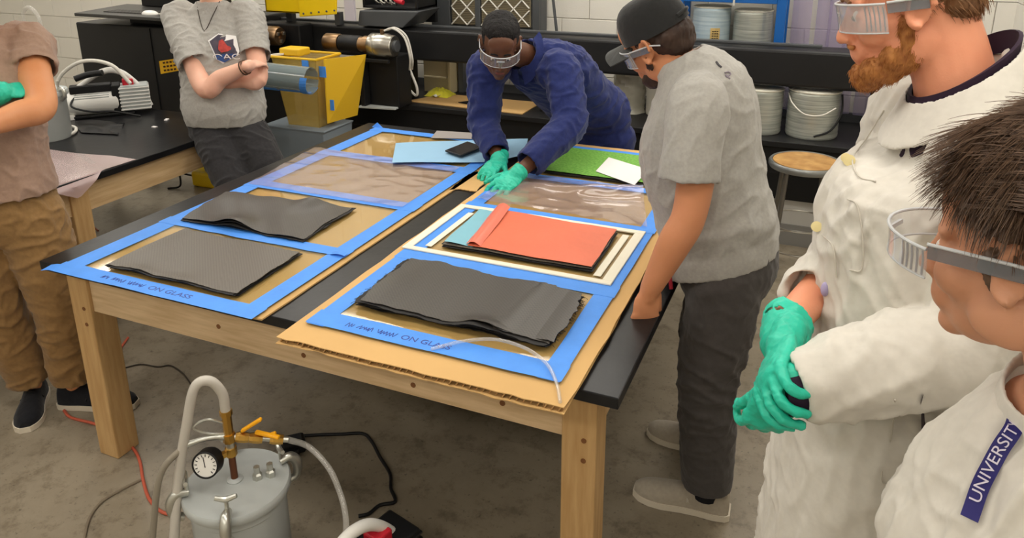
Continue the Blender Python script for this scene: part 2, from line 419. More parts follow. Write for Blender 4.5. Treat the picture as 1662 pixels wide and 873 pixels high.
# curled tape end at the near corner and the tape peak at the far corner
build(MB().sheet(np.array([[(.095+.11*i/5, -.062+.02*j+.004*i, ZL-.004+.006*math.sin(i*.9)+.002*j) for i in range(6)] for j in range(3)]), .0006), 'tape_end', m_tape, pl)
build(MB().sheet(np.array([[(.1+.016*i, 1.872+.004*j, ZL+.028*j/2*(1-abs(i-2)/2.2)) for i in range(5)] for j in range(3)]), .0006), 'tape_end', m_tape, pl)
build(MB().sheet(np.array([[(.90+.012*i, .415-.012*j, ZL+.002+.008*math.sin(i*.5)) for i in range(6)] for j in range(3)]), .0006), 'tape_end', m_tape, pl)
pr, ZR, SR = plate('glass plate framed in blue tape lying on the frayed corrugated cardboard', 1.128, 1.872, -.022, 1.9, Z0+.0175,
                   [(-.025, .05), (.44, .512), (.955, 1.005), (1.36, 1.42), (1.835, 1.9)], (1.185, 1.815))
scribble(SR[0], 1.24, 1.56, .008, ZR+.0016, 'ON GLASS', .022)
# sealant tape frame stuck on the right plate: outer frame, release paper strips inside
def seal(x0, x1, y0, y1, hh=.006): build(MB().box(x0, x1, y0, y1, ZR+.001, ZR+.001+hh), 'sealant_strip', m_seal, pr, bevel=.0015, seg=1)
seal(1.112, 1.846, .508, .532); seal(1.112, 1.846, .93, .956); seal(1.112, 1.142, .532, .93); seal(1.812, 1.846, .532, .93)
seal(1.176, 1.2, .556, .89, .003); seal(1.775, 1.80, .556, .905, .003)

# carbon fibre plies
def weave(name, c, c2, sc_=170):
    M = bpy.data.materials.new(name); M.use_nodes = True; nt = M.node_tree; N = nt.nodes; L = nt.links; b = N['Principled BSDF']
    tc = N.new('ShaderNodeTexCoord'); ck = N.new('ShaderNodeTexChecker'); ck.inputs['Scale'].default_value = sc_
    ck.inputs[1].default_value = (*lin(c), 1); ck.inputs[2].default_value = (*lin(c2), 1)
    L.new(tc.outputs['Object'], ck.inputs[0]); L.new(ck.outputs[0], b.inputs['Base Color'])
    b.inputs['Roughness'].default_value = .42; b.inputs['Specular IOR Level'].default_value = .55
    bp = N.new('ShaderNodeBump'); bp.inputs['Strength'].default_value = .25; bp.inputs['Distance'].default_value = .002
    L.new(ck.outputs[1], bp.inputs['Height']); L.new(bp.outputs[0], b.inputs['Normal']); return M
m_cf_sheen = weave('carbon_weave_sheen', (84, 78, 70), (98, 91, 82))  # paler copy of the weave, the cloth's sheen put into its colour
m_cf2 = weave('dark_carbon_weave', (58, 54, 49), (70, 65, 59))
m_cfd = mat('carbon_edge', (30, 28, 27), .6)
def ply(corners, z, hfun, nx=46, ny=30, th=.0016, ragged=.003, seed=0):
    """woven ply draped between four corners (near-left, near-right, far-right, far-left)"""
    r = np.random.default_rng(seed); c = [np.array(q, float) for q in corners]; G = np.zeros((ny, nx, 3))
    e = r.normal(size=(4, max(nx, ny)+4)); e = sum(e[:, k:k+max(nx, ny)] for k in range(5))/5*ragged*1.6
    for j in range(ny):
        for i in range(nx):
            u, v = i/(nx-1), j/(ny-1); q = (c[0]*(1-u)+c[1]*u)*(1-v)+(c[3]*(1-u)+c[2]*u)*v
            if j == 0: q = q+[0, e[0, i]]
            if j == ny-1: q = q+[0, e[1, i]]
            if i == 0: q = q+[e[2, j], 0]
            if i == nx-1: q = q+[e[3, j], 0]
            G[j, i] = (*q, z+hfun(u, v))
    return MB().sheet(G, th)
def stack(label, corners, z, n, hfun, seed, dz=.0022, spread=.006, ragged=.003, group=None, top=None):
    t = thing('carbon_fibre_stack', label, 'carbon fibre', (np.mean([c[0] for c in corners]), np.mean([c[1] for c in corners]), z), group)
    r = np.random.default_rng(seed)
    for k in range(n):
        off = r.normal(size=2)*spread*(0 if k == n-1 else 1)
        cc = [(x+off[0], y+off[1]) for x, y in corners]
        build(ply(cc, z+.0012+k*dz, (lambda u, v, kk=k: hfun(u, v)*(kk+1)/n), ragged=ragged, seed=seed+k), 'ply', (top or m_cf_sheen) if k == n-1 else m_cfd, t, smooth=True)
    return t
g = lambda x, c, w_: math.exp(-((x-c)/w_)**2)
stack('flat stack of grey carbon fibre cloth in the handwritten taped bay', [(.295, .03), (.826, .03), (.812, .35), (.30, .352)], ZL+.002, 5,
      lambda u, v: .006*g(v, 0, .1)*(g(u, .25, .1)+g(u, .55, .12))+.004*g(u, 0, .06)+.003*math.sin(u*7+v*3)**2, 21)
stack('rumpled stack of carbon fibre cloth with a raised edge in the second taped bay', [(.195, .435), (.748, .445), (.735, .775), (.15, .715)], ZL+.002, 4,
      lambda u, v: .030*g(u, .42, .13)*g(v, .0, .22)+.022*g(u, .68, .09)*g(v, 1, .25)+.010*g(u, .2, .3)*g(v, .8, .3)+.006*math.sin(u*9+v*4)**2, 31, spread=.009, top=m_cf2)
stack('frayed dark carbon fibre stack in the taped bay beside the clear tube', [(1.215, .105), (1.80, .1), (1.79, .40), (1.20, .425)], ZR+.002, 6,
      lambda u, v: .004+.022*g(u, .66, .1)*g(v, 0, .13)+.012*g(u, .06, .1)*g(v, .3, .5)+.006*math.sin(u*6)**2, 41, dz=.002, spread=.008, ragged=.005, top=m_cf2)
top2 = tag(build(ply([(1.62, .102), (1.812, .11), (1.795, .385), (1.655, .41)], ZR+.026, lambda u, v: .003*math.sin(u*8)-.006*u, 20, 26, ragged=.007, seed=51), 'carbon_fibre_ply', m_cf2, smooth=True),
           'narrow frayed carbon fibre strip lying on top of the frayed dark stack', 'carbon fibre')
fz = MB(); rf = np.random.default_rng(77)
for k in range(150):
    e_ = rf.random(); sd = k % 2; x = (1.795 if sd else 1.208)+rf.normal()*.004; y = .11+.29*e_; a_ = rf.normal()*.5; l_ = rf.uniform(.008, .022)*(1 if sd else -1)
    zz = ZR+.008+.012*rf.random(); fz.tube([(x, y, zz), (x+l_*.5, y+l_*.3*a_, zz+.002), (x+l_, y+l_*a_, zz-.002*rf.random())], .0007, 4, 1)
fo_ = tag(build(fz, 'frayed_fibres', m_cfd, [o for o in bpy.data.objects if o.name == 'carbon_fibre_stack.002'][0]), kind='stuff')
st2 = stack('thin carbon fibre stack under the orange film inside the cream sealant frame', [(1.235, .575), (1.765, .575), (1.755, .905), (1.215, .905)], ZR+.002, 4,
      lambda u, v: .003*math.sin(u*5)**2, 61, spread=.004, ragged=.0015)
m_org = mat('orange_film', (220, 112, 80), .45, var=.05, vscale=5, bump=.12, bscale=35, spec=.5)
m_blu = mat('pale_blue_film', (128, 184, 200), .5, var=.06, vscale=6, bump=.15, bscale=20)
m_lblue = mat('pale_blue_paper', (150, 192, 222), .7, var=.04, vscale=4)
tag(build(ply([(1.236, .585), (1.345, .583), (1.30, .905), (1.217, .905)], ZR+.0165, lambda u, v: .002*math.sin(u*5+v*7), 16, 20, .0008, .001, 71), 'release_film', m_blu, smooth=True),
    'pale blue film strip beside the orange film on the carbon stack', 'film')
of = thing('release_film', 'orange release film with a raised fold laid over the carbon stack', 'film', (1.53, .74, ZR+.02))
build(ply([(1.325, .583), (1.762, .58), (1.752, .905), (1.29, .93)], ZR+.018, lambda u, v: .0015*math.sin(u*9+v*6), 40, 26, .0008, .001, 72), 'sheet', m_org, of, smooth=True)
build(ply([(1.318, .588), (1.372, .588), (1.325, .945), (1.272, .95)], ZR+.02, lambda u, v: .012*math.sin(u*PI)+.006*v, 10, 26, .0008, .001, 73), 'fold', mat('orange_film_fold', (232, 120, 96), .3, spec=.6), of, smooth=True)
# bagging film over left bays 3 and 4 and over right bay 3
m_bag = clear('bagging_film', (226, 200, 205), .11, .16, .94)
def film(corners, z, amp, seed, nx=60, ny=46, fold=None):
    c = [np.array(q, float) for q in corners]; G = np.zeros((ny, nx, 3)); P = []
    for j in range(ny):
        for i in range(nx):
            u, v = i/(nx-1), j/(ny-1); q = (c[0]*(1-u)+c[1]*u)*(1-v)+(c[3]*(1-u)+c[2]*u)*v; G[j, i] = (*q, z)
    P = G.reshape(-1, 3); n1 = noise(P*[6, 10, 1]+seed); n2 = noise(P*[18, 22, 1]+seed*3)
    h = amp*(1-np.abs(n1)*2.2)**2*.8+amp*.5*np.abs(n2)
    G[:, :, 2] = z+np.maximum(h, 0).reshape(ny, nx)
    if fold: 
        for j in range(ny):
            for i in range(nx): G[j, i, 2] += fold(i/(nx-1), j/(ny-1))
    return MB().sheet(G, .0005)
tag(build(film([(.135, .86), (.9, .86), (.88, 1.40), (.06, 1.42)], ZL+.003, .006, 3), 'bagging_film', m_bag, smooth=True),
    'clear pinkish bagging film over the third taped bay of the long glass plate', 'film')
tag(build(film([(1.14, 1.03), (1.84, 1.0), (1.72, 1.41), (1.19, 1.39)], ZR+.003, .010, 9, fold=lambda u, v: .028*g(v, .55+.25*u, .10)*(.3+u)), 'bagging_film', m_bag, smooth=True),
    'folded clear bagging film on the glass plate under the green mesh', 'film')
# pale blue paper, phone, torn cardboard, green mesh, white paper, tube
def pg(corners, z, name, label, cat, m_, th=.0008, hf=lambda u, v: 0, seed=1, nx=20, ny=14, ragged=.0):
    return tag(build(ply(corners, z, hf, nx, ny, th, ragged, seed), name, m_, smooth=True), label, cat)
pg([(.575, 1.315), (.955, 1.505), (.80, 1.85), (.42, 1.60)], ZL+.013, 'paper_sheet', 'large pale blue paper under the black phone', 'paper', m_lblue, hf=lambda u, v: .004*math.sin(u*4+1))
pg([(1.03, 1.55), (1.09, 1.66), (1.0, 1.93), (.86, 1.84)], ZL+.014, 'paper_sheet', 'small pale blue paper between the arms of the navy coverall', 'paper', m_lblue, hf=lambda u, v: .003*math.sin(u*3))
pg([tuple(PZ(505, 113.5, T+.02)[:2]), tuple(PZ(560, 114.5, T+.02)[:2]), tuple(PZ(560, 109.5, T+.02)[:2]), tuple(PZ(512, 107.5, T+.02)[:2])], ZL+.006, 'paper_sheet', 'grey paper scrap at the far table edge behind the blue paper', 'paper', mat('grey_paper', (150, 144, 140), .7))
ph = thing('phone', 'black phone lying on pale blue paper', 'phone', (.795, 1.61, ZL+.018))
build(MB().slab([(.727, 1.545, ZL+.021), (.834, 1.5, ZL+.021), (.868, 1.675, ZL+.021), (.757, 1.725, ZL+.021)], .009, (0, 0, 1)), 'case', mat('black_plastic', (24, 24, 26), .4), ph, bevel=.003)
build(MB().slab([(.733, 1.549, ZL+.03), (.83, 1.508, ZL+.03), (.862, 1.672, ZL+.03), (.762, 1.718, ZL+.03)], .0008, (0, 0, 1)), 'screen', mat('phone_glass', (44, 42, 44), .12), ph)
pg([(.955, 1.155), (1.07, 1.175), (1.06, 1.42), (.94, 1.40)], T+.004, 'cardboard_scrap', 'torn brown cardboard scrap between the two glass plates', 'cardboard', m_card, .004, seed=8, ragged=.008, nx=24)
m_green = mat('green_flow_mesh', (98, 160, 58), .6, c2=(134, 190, 84), vscale=90, bump=.5, bscale=220, detail=2)
gs = thing('flow_mesh', 'bright green flow mesh on a dark ply at the far end of the glass plate', 'mesh', (1.4, 1.65, ZR))
build(ply([(1.262, 1.462), (1.80, 1.46), (1.80, 1.83), (1.185, 1.832)], ZR+.012, lambda u, v: 0, ragged=.002, seed=82), 'mesh_sheet', m_green, gs, smooth=True)
build(ply([(1.258, 1.452), (1.80, 1.45), (1.80, 1.82), (1.19, 1.825)], ZR+.004, lambda u, v: 0, th=.006, ragged=.001, seed=83), 'dark_ply', m_cfd, gs)
m_paper = mat('white_paper', (232, 228, 226), .75)
pg([(1.487, 1.515), (1.69, 1.40), (1.70, 1.60), (1.482, 1.735)], ZR+.016, 'paper_sheet', 'white paper sheet on the green mesh beside the grey shirt', 'paper', m_paper, hf=lambda u, v: .008*u*v)
m_tube = clear('clear_tubing', (215, 212, 205), .24, .10, .95)
tp = [PZ(x, y, Z0+.026) for x, y in ((505, 288.5), (522, 286), (545, 284), (580, 285), (615, 291), (640, 302), (652, 316), (656.5, 330))]
tp = np.array(tp); tp[:, 2] += [0.004, .006, .012, .02, .016, .01, .003, -.003]
tag(build(MB().tube(tp, .0048, 12, 6), 'plastic_tube', m_tube, smooth=True), 'short clear plastic tube curving over blue tape on the corrugated cardboard', 'tube')
# plastic film hanging over the other bench
GF = np.zeros((20, 24, 3))
for j in range(20):
    for i in range(24):
        u, v = i/23, j/19
        y = .42+.5*u+.05*v; x = -1.15+.5*v+.05*math.sin(u*5)
        zz = T+.004+.004*math.sin(u*9+v*5)
        x = min(x, -.66+.02*u)
        if v > .84:
            q = (v-.84)/.16; dr = max(0, 1-abs(u-.32)/.3); x = (-.66+.02*u)*(1-min(1, q*3*dr))+(-.622-.004*q)*min(1, q*3*dr); zz = T+.005-.085*q*dr
        GF[j, i] = (x, y, zz)
tag(build(MB().sheet(GF, .0006), 'plastic_film', clear('pink_film', (226, 198, 196), .45, .25, .9), smooth=True), 'pinkish plastic film draped over the edge of the pump table', 'film')
# ------------------------------------------------------------------ machine, bench and things along the back
m_black = mat('black_paint', (27, 27, 28), .42, var=.12, vscale=5)
m_black2 = mat('satin_black', (18, 18, 19), .5)
m_dgrey = mat('dark_grey_metal', (76, 78, 80), .45, var=.06)
m_steel = mat('brushed_steel', (188, 184, 174), .3, 1.0, var=.08, vscale=20)
m_bronze = mat('worn_bronze', (150, 122, 92), .38, 1.0, var=.15, vscale=14)
m_brass = mat('brass', (198, 156, 78), .3, 1.0)
m_yel = mat('yellow_paint', (240, 202, 22), .4, var=.04)
m_white = mat('white_plastic', (232, 230, 224), .4)
m_lgrey = mat('light_grey_paint', (176, 180, 178), .45, var=.04, vscale=8)
m_red = mat('red_plastic', (196, 36, 52), .4)
m_cable = mat('white_cable', (214, 210, 200), .5)
m_bcable = mat('black_cable', (18, 18, 19), .5)
X_ = V3(1, 0, 0); Y_ = V3(0, 1, 0); Z_ = V3(0, 0, 1)

bb = thing('machine_bench', 'long low black bench along the back wall under the winding machine', 'bench', (1.1, 3.2, 0))
build(MB().box(-.86, 3.15, 2.9, 3.53, .605, .64), 'bench_top', m_black, bb, bevel=.004)
build(MB().box(-.84, 3.13, 2.93, 3.52, .285, .605), 'bench_body', m_black2, bb)
build(MB().box(-.84, 3.13, 2.925, 2.931, .44, .452), 'drawer_gap', m_black, bb)
build(MB().box(-.8, 3.1, 2.95, 3.5, .13, .285), 'plinth_panel', mat('pale_grey_panel', (196, 194, 188), .5), bb)
build(MB().box(-.8, 3.1, 2.94, 3.5, 0, .13), 'base_panel', mat('grey_panel', (140, 138, 134), .6), bb)
build(MB().box(-.86, 3.15, 3.515, 3.53, .64, .70), 'back_strip', m_dgrey, bb)

# winding machine: beam, headstock with chuck, tailstock, carriage cover
wm = thing('winding_machine', 'black filament winding machine with a long square beam and steel chucks', 'machine', (.5, 3.1, .64))
build(MB().box(-1.9, 3.12, 3.0, 3.2, .935, 1.15), 'beam', m_black, wm, bevel=.02, seg=3)
build(MB().box(-1.9, 2.32, 3.12, 3.16, 1.15, 1.165), 'rail', m_dgrey, wm, bevel=.003)
for xx in (-.46, .62, 1.45, 2.6):
    build(MB().box(xx, xx+.10, 3.07, 3.18, .64, .94), 'beam_stand', m_black2, wm, bevel=.005)
hs = build(MB().box(-2.0, -1.5, 2.6, 3.2, .0, 1.2), 'headstock', m_black, wm, bevel=.012)
build(MB().lathe([(.05, -.2), (.05, 0), (.065, 0), (.068, .02), (.068, .13), (.06, .15), (.02, .15), (.018, .13)], (-1.36, 2.75, 1.088), X_, 28), 'chuck', m_bronze, wm, smooth=True)
for a in range(3):
    an = a*2*PI/3+.5
    build(MB().obox(V3(-1.205, 2.75+.035*math.cos(an), 1.088+.035*math.sin(an)), (.02, .022, .022)), 'chuck_jaw', m_steel, wm, bevel=.002)
build(MB().box(-1.5, -1.12, 2.85, 3.0, .95, 1.16), 'bearing_block', m_black2, wm, bevel=.01)
# tailstock along the same axis
ta = lambda x: V3(x, 2.75, 1.07)
build(MB().lathe([(.0, 0), (.055, 0), (.06, .008), (.06, .11), (.056, .118), (0, .118)], ta(-.82), X_, 28), 'spindle_nose', m_bronze, wm, smooth=True)
build(MB().lathe([(0, 0), (.052, 0), (.056, .01), (.056, .15), (.05, .16), (0, .16)], ta(-.70), X_, 28), 'spindle_body', m_black2, wm, smooth=True)
build(MB().lathe([(0, 0), (.05, 0), (.05, .03), (.058, .035), (.058, .08), (.05, .085), (0, .085)], ta(-.54), X_, 28), 'spindle_collar', m_bronze, wm, smooth=True)
build(MB().lathe([(0, 0), (.074, 0), (.08, .008), (.08, .05), (.077, .052), (.077, .058), (.08, .06), (.08, .13), (.072, .142), (.072, .17), (.066, .18), (0, .18)], ta(-.455), X_, 32), 'air_cylinder', m_steel, wm, smooth=True)
build(MB().lathe([(0, 0), (.04, 0), (.038, .02), (.02, .022), (0, .022)], ta(-.275), X_, 20), 'cylinder_port', m_dgrey, wm, smooth=True)
build(MB().lathe([(0, 0), (.014, 0), (.016, .03), (0, .03)], ta(-.36)+V3(0, -.01, .078), Z_, 12), 'fitting', m_bronze, wm, smooth=True)
for dy, sg in ((0, .0), (.03, .02)):
    build(MB().tube([ta(-.345)+V3(0, dy-.01, .1), ta(-.28)+V3(0, dy, .115), ta(-.2)+V3(0, dy, .06), ta(-.165)+V3(0, dy, -.06-sg), ta(-.2)+V3(.0, dy+.05, -.16)], .007, 8, 6), 'air_hose', m_cable, wm, smooth=True)
tsb = build(MB().box(-.5, -.27, 2.76, 2.93, .645, 1.0), 'tailstock_block', m_black2, wm, bevel=.008)
build(MB().box(-.535, -.5, 2.7, 2.9, .65, 1.0).box(-.535, -.3, 2.7, 2.72, .96, .985), 'bracket', m_black, wm, bevel=.004)
build(MB().slab([(-.55, 2.68, .645), (-.28, 2.72, .645), (-.28, 2.9, .645), (-.55, 2.9, .645)], .012, Z_), 'base_plate', m_lgrey, wm, bevel=.002)
for zz in (.86, .75):
    build(MB().lathe([(0, 0), (.035, 0), (.042, .02), (.042, .07), (.03, .085), (0, .085)], (-.66, 2.78, zz), X_, 20), 'regulator', m_steel, wm, smooth=True)
build(MB().bar((-.68, 2.76, .83), (-.58, 2.74, .78), .018, .018).bar((-.65, 2.74, .72), (-.62, 2.72, .655), .02, .02), 'lever', m_white, wm, bevel=.003)
build(MB().box(-.7, -.56, 2.82, 2.95, .64, .95), 'regulator_stand', m_black2, wm)
build(MB().slab([(-.70, 2.96, 1.16), (-.34, 2.96, 1.16), (-.2, 2.96, 1.275), (-.68, 2.96, 1.265)], .3, Y_), 'carriage_cover', m_dgrey, wm, bevel=.006)
build(MB().tube([(-.33, 2.97, .95), (-.29, 2.95, .88), (-.235, 2.94, .76), (-.25, 2.95, .70), (-.33, 2.96, .76), (-.40, 2.975, .83)], .009, 8, 6), 'cable_loop', m_cable, wm, smooth=True)
build(MB().box(-.43, -.35, 2.99, 3.06, .64, .94), 'junction_box', mat('khaki_metal', (120, 112, 84), .5), wm, bevel=.004)
# yellow guards above the beam
yg = thing('machine_guard', 'bright yellow bolted guard trays above the machine beam', 'guard', (-1.1, 2.9, 1.15))
build(MB().box(-1.43, -1.12, 2.88, 2.90, 1.235, 1.42).box(-1.43, -1.12, 2.88, 3.1, 1.235, 1.25).box(-1.43, -1.415, 2.88, 3.1, 1.235, 1.42), 'guard_tray', m_yel, yg, bevel=.004)
gp = build(MB().slab([(-1.11, 2.85, 1.215), (-.8, 2.85, 1.245), (-.78, 2.85, 1.42), (-1.11, 2.85, 1.42)], .02, Y_), 'guard_plate', m_yel, yg, bevel=.006)
for i in range(5):
    build(MB().lathe([(.007, 0), (.007, .005), (.004, .007)], (-1.07+i*.066, 2.85, 1.24+i*.008), -Y_, 10), 'bolt', m_dgrey, gp)
build(MB().box(-.76, -.68, 2.9, 2.92, 1.2, 1.42), 'side_plate', mat('pale_lilac_panel', (196, 190, 200), .5), yg)
build(MB().box(-1.35, -1.3, 3.0, 3.05, 1.15, 1.24), 'guard_post', m_dgrey, yg); build(MB().box(-.92, -.88, 3.0, 3.05, 1.15, 1.24), 'guard_post', m_dgrey, yg)
# control box with a red pushed lever
cb = thing('control_box', 'black open control box with a red handle above the carriage cover', 'control box', (-.45, 3.1, 1.28))
build(MB().box(-.69, -.25, 3.27, 3.3, 1.165, 1.5).box(-.27, -.25, 3.02, 3.3, 1.28, 1.5).box(-.69, -.67, 3.02, 3.3, 1.28, 1.5).box(-.69, -.25, 3.02, 3.3, 1.278, 1.295), 'box', m_black2, cb, bevel=.003)
build(MB().tube([(-.47, 3.05, 1.36), (-.41, 3.03, 1.335), (-.36, 3.02, 1.325)], [.012, .018, .016], 12), 'handle', m_red, cb, smooth=True)
for i in range(5):
    build(MB().tube([(-.62+i*.04, 3.1, 1.295), (-.61+i*.04, 3.06, 1.33), (-.585+i*.04, 3.08, 1.31), (-.57+i*.04, 3.1, 1.36)], .004, 6, 5), 'wire', m_cable if i % 2 else m_steel, cb, smooth=True)
# air filter unit with two lattice faced filters
fu = thing('filter_unit', 'dark grey air cleaner with two white lattice faced pleated filters', 'air cleaner', (.15, 3.38, 1.1))
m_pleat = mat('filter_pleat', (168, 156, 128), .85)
m_lat = mat('white_card_lattice', (236, 232, 222), .7)
build(MB().box(-.34, .5, 3.40, 3.52, 1.10, 1.62), 'housing', m_dgrey, fu, bevel=.004)
for (fx0, fx1) in ((-.178, .008), (.058, .43)):
    f = build(MB().box(fx0, fx1, 3.385, 3.40, 1.145, 1.58), 'filter', m_pleat, fu)
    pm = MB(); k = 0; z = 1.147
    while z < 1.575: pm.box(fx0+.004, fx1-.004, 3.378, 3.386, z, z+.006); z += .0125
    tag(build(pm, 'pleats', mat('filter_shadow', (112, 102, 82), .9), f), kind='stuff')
    pitch = .125; lt = MB(); hgt = .435
    for s_ in (-1, 1):
        for q in range(-6, 8):
            a = (fx0+q*pitch, 1.145); b = (fx0+q*pitch+s_*hgt, 1.58)
            pts = []
            for t in np.linspace(0, 1, 60):
                x = a[0]+(b[0]-a[0])*t
                if fx0 <= x <= fx1: pts.append((x, 3.374, a[1]+(b[1]-a[1])*t))
            if len(pts) > 2:
                build(MB().bar(pts[0], pts[-1], .003, .009, up=(0, 1, 0)).bar(pts[0], pts[-1], .009, .003, up=(0, 1, 0)), 'lattice_strip', m_lat, f)
for a_, b_ in ((.45, .5), (.012, .052), (-.34, -.19)): build(MB().box(a_, b_, 3.37, 3.40, 1.10, 1.62), 'frame_bar', m_dgrey, fu, bevel=.003)
for a_ in (-.15, .42): build(MB().box(a_, a_+.04, 3.40, 3.5, .64, 1.1), 'unit_leg', m_dgrey, fu)
# rods behind the beam
for n_, a, b, lb in (('metal_rod', (.60, 3.30, 1.55), (.72, 3.30, .64), 'thin grey rod leaning behind the beam beside the filter unit'),
                     ('stand_leg', (.90, 3.30, 1.05), (1.075, 3.3, .64), 'slanted grey stand leg below the beam beside the wrapped spool')):
    tag(build(MB().tube([a, b], .010, 10, 2), n_, m_dgrey, smooth=True), lb, 'rod')
# boxes and small things on the bench
tb = thing('tan_box', 'tan open box under the beam behind the yellow bag', 'box', (-.29, 3.4, .64))
m_tan = mat('tan_board', (172, 158, 124), .7)
build(MB().box(-.4, -.19, 3.33, 3.5, .642, .9).box(-.185, -.165, 3.3, 3.5, .642, .9), 'shell', m_tan, tb, bevel=.003)
build(MB().box(-.39, -.2, 3.31, 3.335, .755, .765), 'shelf_lip', mat('tan_light', (204, 192, 160), .6), tb)
bg = MB().sheet(np.array([[(-.31+.19*i/13, 3.16+.14*j/9, .648+.05*abs(math.sin(PI*i/13))**.6*abs(math.sin(PI*j/9))**.6*(1+.3*math.sin(i*1.9)*math.cos(j*2.1))) for i in range(14)] for j in range(10)]), .002)
bt = thing('bag', 'small crumpled yellow bag with a white tag on the machine bench', 'bag', (-.22, 3.2, .648))
build(bg, 'pouch', mat('yellow_bag', (214, 206, 58), .35, var=.1, vscale=20), bt, smooth=True)
build(MB().sheet(np.array([[(-.235+.02*i, 3.13+.03*j, .655+.012*(i % 2)) for i in range(4)] for j in range(3)]), .001), 'tag', m_paper, bt)
tag(build(MB().slab([(-.345, 2.99, .6405), (.55, 2.94, .6405), (.55, 3.29, .6405), (-.21, 3.29, .6405)], .006, Z_), 'cardboard_scrap', m_card), 'flat brown cardboard on the machine bench under the yellow bag', 'cardboard')
tag(build(MB().slab([(.02, 3.06, .648), (.28, 3.0, .648), (.30, 3.16, .648), (.10, 3.18, .648)], .004, Z_), 'rubber_mat', m_black2), 'small black mat on the flat brown cardboard', 'mat')
# fibre spools
m_fibre = mat('glass_fibre', (196, 198, 188), .28, .35, c2=(150, 154, 146), vscale=3, stretch=(1, 1, 40))
m_wrap = clear('spool_wrap', (220, 216, 200), .5, .2, .9)
def spool(label, c, r, h, body, rim, extra=None, group='spools of glass fibre'):
    t = thing('fibre_spool', label, 'spool', c, group)
    n = 36; prof = [(r*.35, 0), (r*.97, 0), (r, .008)]
    for k in range(1, 22): prof.append((r*(1+.006*math.sin(k*2.4)), .008+(h-.016)*k/22))
    prof += [(r, h-.008), (r*.97, h), (r*.35, h), (r*.35, h-.03), (r*.34, h-.03)]
    build(MB().lathe(prof, c, Z_, n), 'winding', body, t, smooth=True)
    build(MB().lathe([(r*.36, h-.012), (r*.9, h-.004), (r*1.005, h+.002), (r*1.02, h+.008), (r*.9, h+.012), (r*.36, h+.010)], c, Z_, n), 'rim', rim, t, smooth=True)
    return t
m_rim = mat('spool_rim', (226, 222, 206), .4)
sa = spool('silver fibre spool on the bench behind the grey shirt, beside the strapped spool', (2.02, 3.11, .641), .122, .255, m_fibre, m_rim)
sb = spool('large silver fibre spool with wire handle and black strap beside the stool', (2.31, 3.13, .641), .145, .265, m_fibre, m_rim)
build(MB().tube([(2.17, 3.08, .885), (2.20, 2.98, .85), (2.27, 2.95, .80), (2.36, 2.955, .80), (2.43, 2.99, .84)], .004, 8, 6), 'wire_handle', m_cable, sb, smooth=True)
build(MB().tube([(2.455, 3.09, .90), (2.463, 3.08, .83), (2.455, 3.05, .77), (2.41, 3.005, .70), (2.33, 2.984, .665)], .006, 8, 6), 'strap', m_bcable, sb, smooth=True)
sw = spool('fibre spool wrapped in clear plastic below the beam beside the navy coverall', (1.17, 3.3, .641), .095, .25, mat('tan_fibre', (190, 184, 164), .5), m_rim)
gw = np.array([[V3(1.17, 3.3, .643+.27*j/12)+(.104+.008*math.sin(i*1.7+j*2.1)+.012*(j == 0))*V3(math.cos(2*PI*i/27), math.sin(2*PI*i/27), 0) for i in range(28)] for j in range(13)])
build(MB().sheet(gw, .001), 'plastic_wrap', m_wrap, sw, smooth=True)
spool('pale fibre spool half hidden behind the grey shirt under the beam', (1.38, 3.3, .641), .095, .26, mat('pale_fibre', (212, 208, 194), .5), m_rim)
# blue rack with two spools
m_bluep = mat('blue_rack_paint', (20, 92, 168), .4)
br = thing('storage_rack', 'blue steel storage rack behind the machine beam', 'rack', (1.76, 3.35, .64))
for xx in (1.445, 2.045):
    build(MB().box(xx, xx+.055, 3.25, 3.29, .64, 1.95), 'upright', m_bluep, br, bevel=.003); build(MB().box(xx, xx+.055, 3.47, 3.51, .64, 1.95), 'upright', m_bluep, br, bevel=.003)
for zz in (1.06, 1.375):
    build(MB().box(1.5, 2.045, 3.25, 3.51, zz, zz+.02), 'shelf', mat('rack_shelf', (96, 92, 78), .5), br); build(MB().box(1.5, 2.045, 3.245, 3.26, zz-.0, zz+.045), 'shelf_beam', m_bluep, br, bevel=.003)
s1 = spool('pale blue fibre spool with a tan paper label on the blue rack', (1.655, 3.385, 1.081), .115, .25, mat('blue_fibre', (168, 190, 202), .35, .2, c2=(200, 214, 218), vscale=3, stretch=(1, 1, 30)), m_rim)
build(MB().add(*(lambda G: (G.reshape(-1, 3), [(0, 1, 4, 3), (1, 2, 5, 4)]))(np.array([[V3(1.655, 3.385, zz)+.1172*V3(math.cos(a), math.sin(a), 0) for a in (-1.45, -1.2, -.95)] for zz in (1.13, 1.215)]))), 'paper_label', mat('tan_label', (206, 176, 112), .7), s1)
lb = MB()
for k in range(4):
    for a in (-1.32, -1.2, -1.08):
        lb.obox(V3(1.655, 3.385, 1.195-k*.014)+.119*V3(math.cos(a), math.sin(a), 0), (.011, .0006, .005), V3(-math.sin(a), math.cos(a), 0))
build(lb, 'label_print', m_black2, s1)
s2 = spool('bright silver fibre spool on the blue rack beside the pale blue one', (1.905, 3.385, 1.081), .115, .235, m_fibre, m_rim)
build(MB().tube([(1.80, 3.24, 1.36), (1.80, 3.235, 1.5)], .006, 8, 2), 'hanging_cord', m_cable, br)
tag(build(MB().box(1.385, 1.43, 3.42, 3.46, 0.64, 2.2), 'pole', mat('brown_pole', (138, 108, 92), .6), bevel=.006), 'brown pole standing beside the blue rack', 'pole')
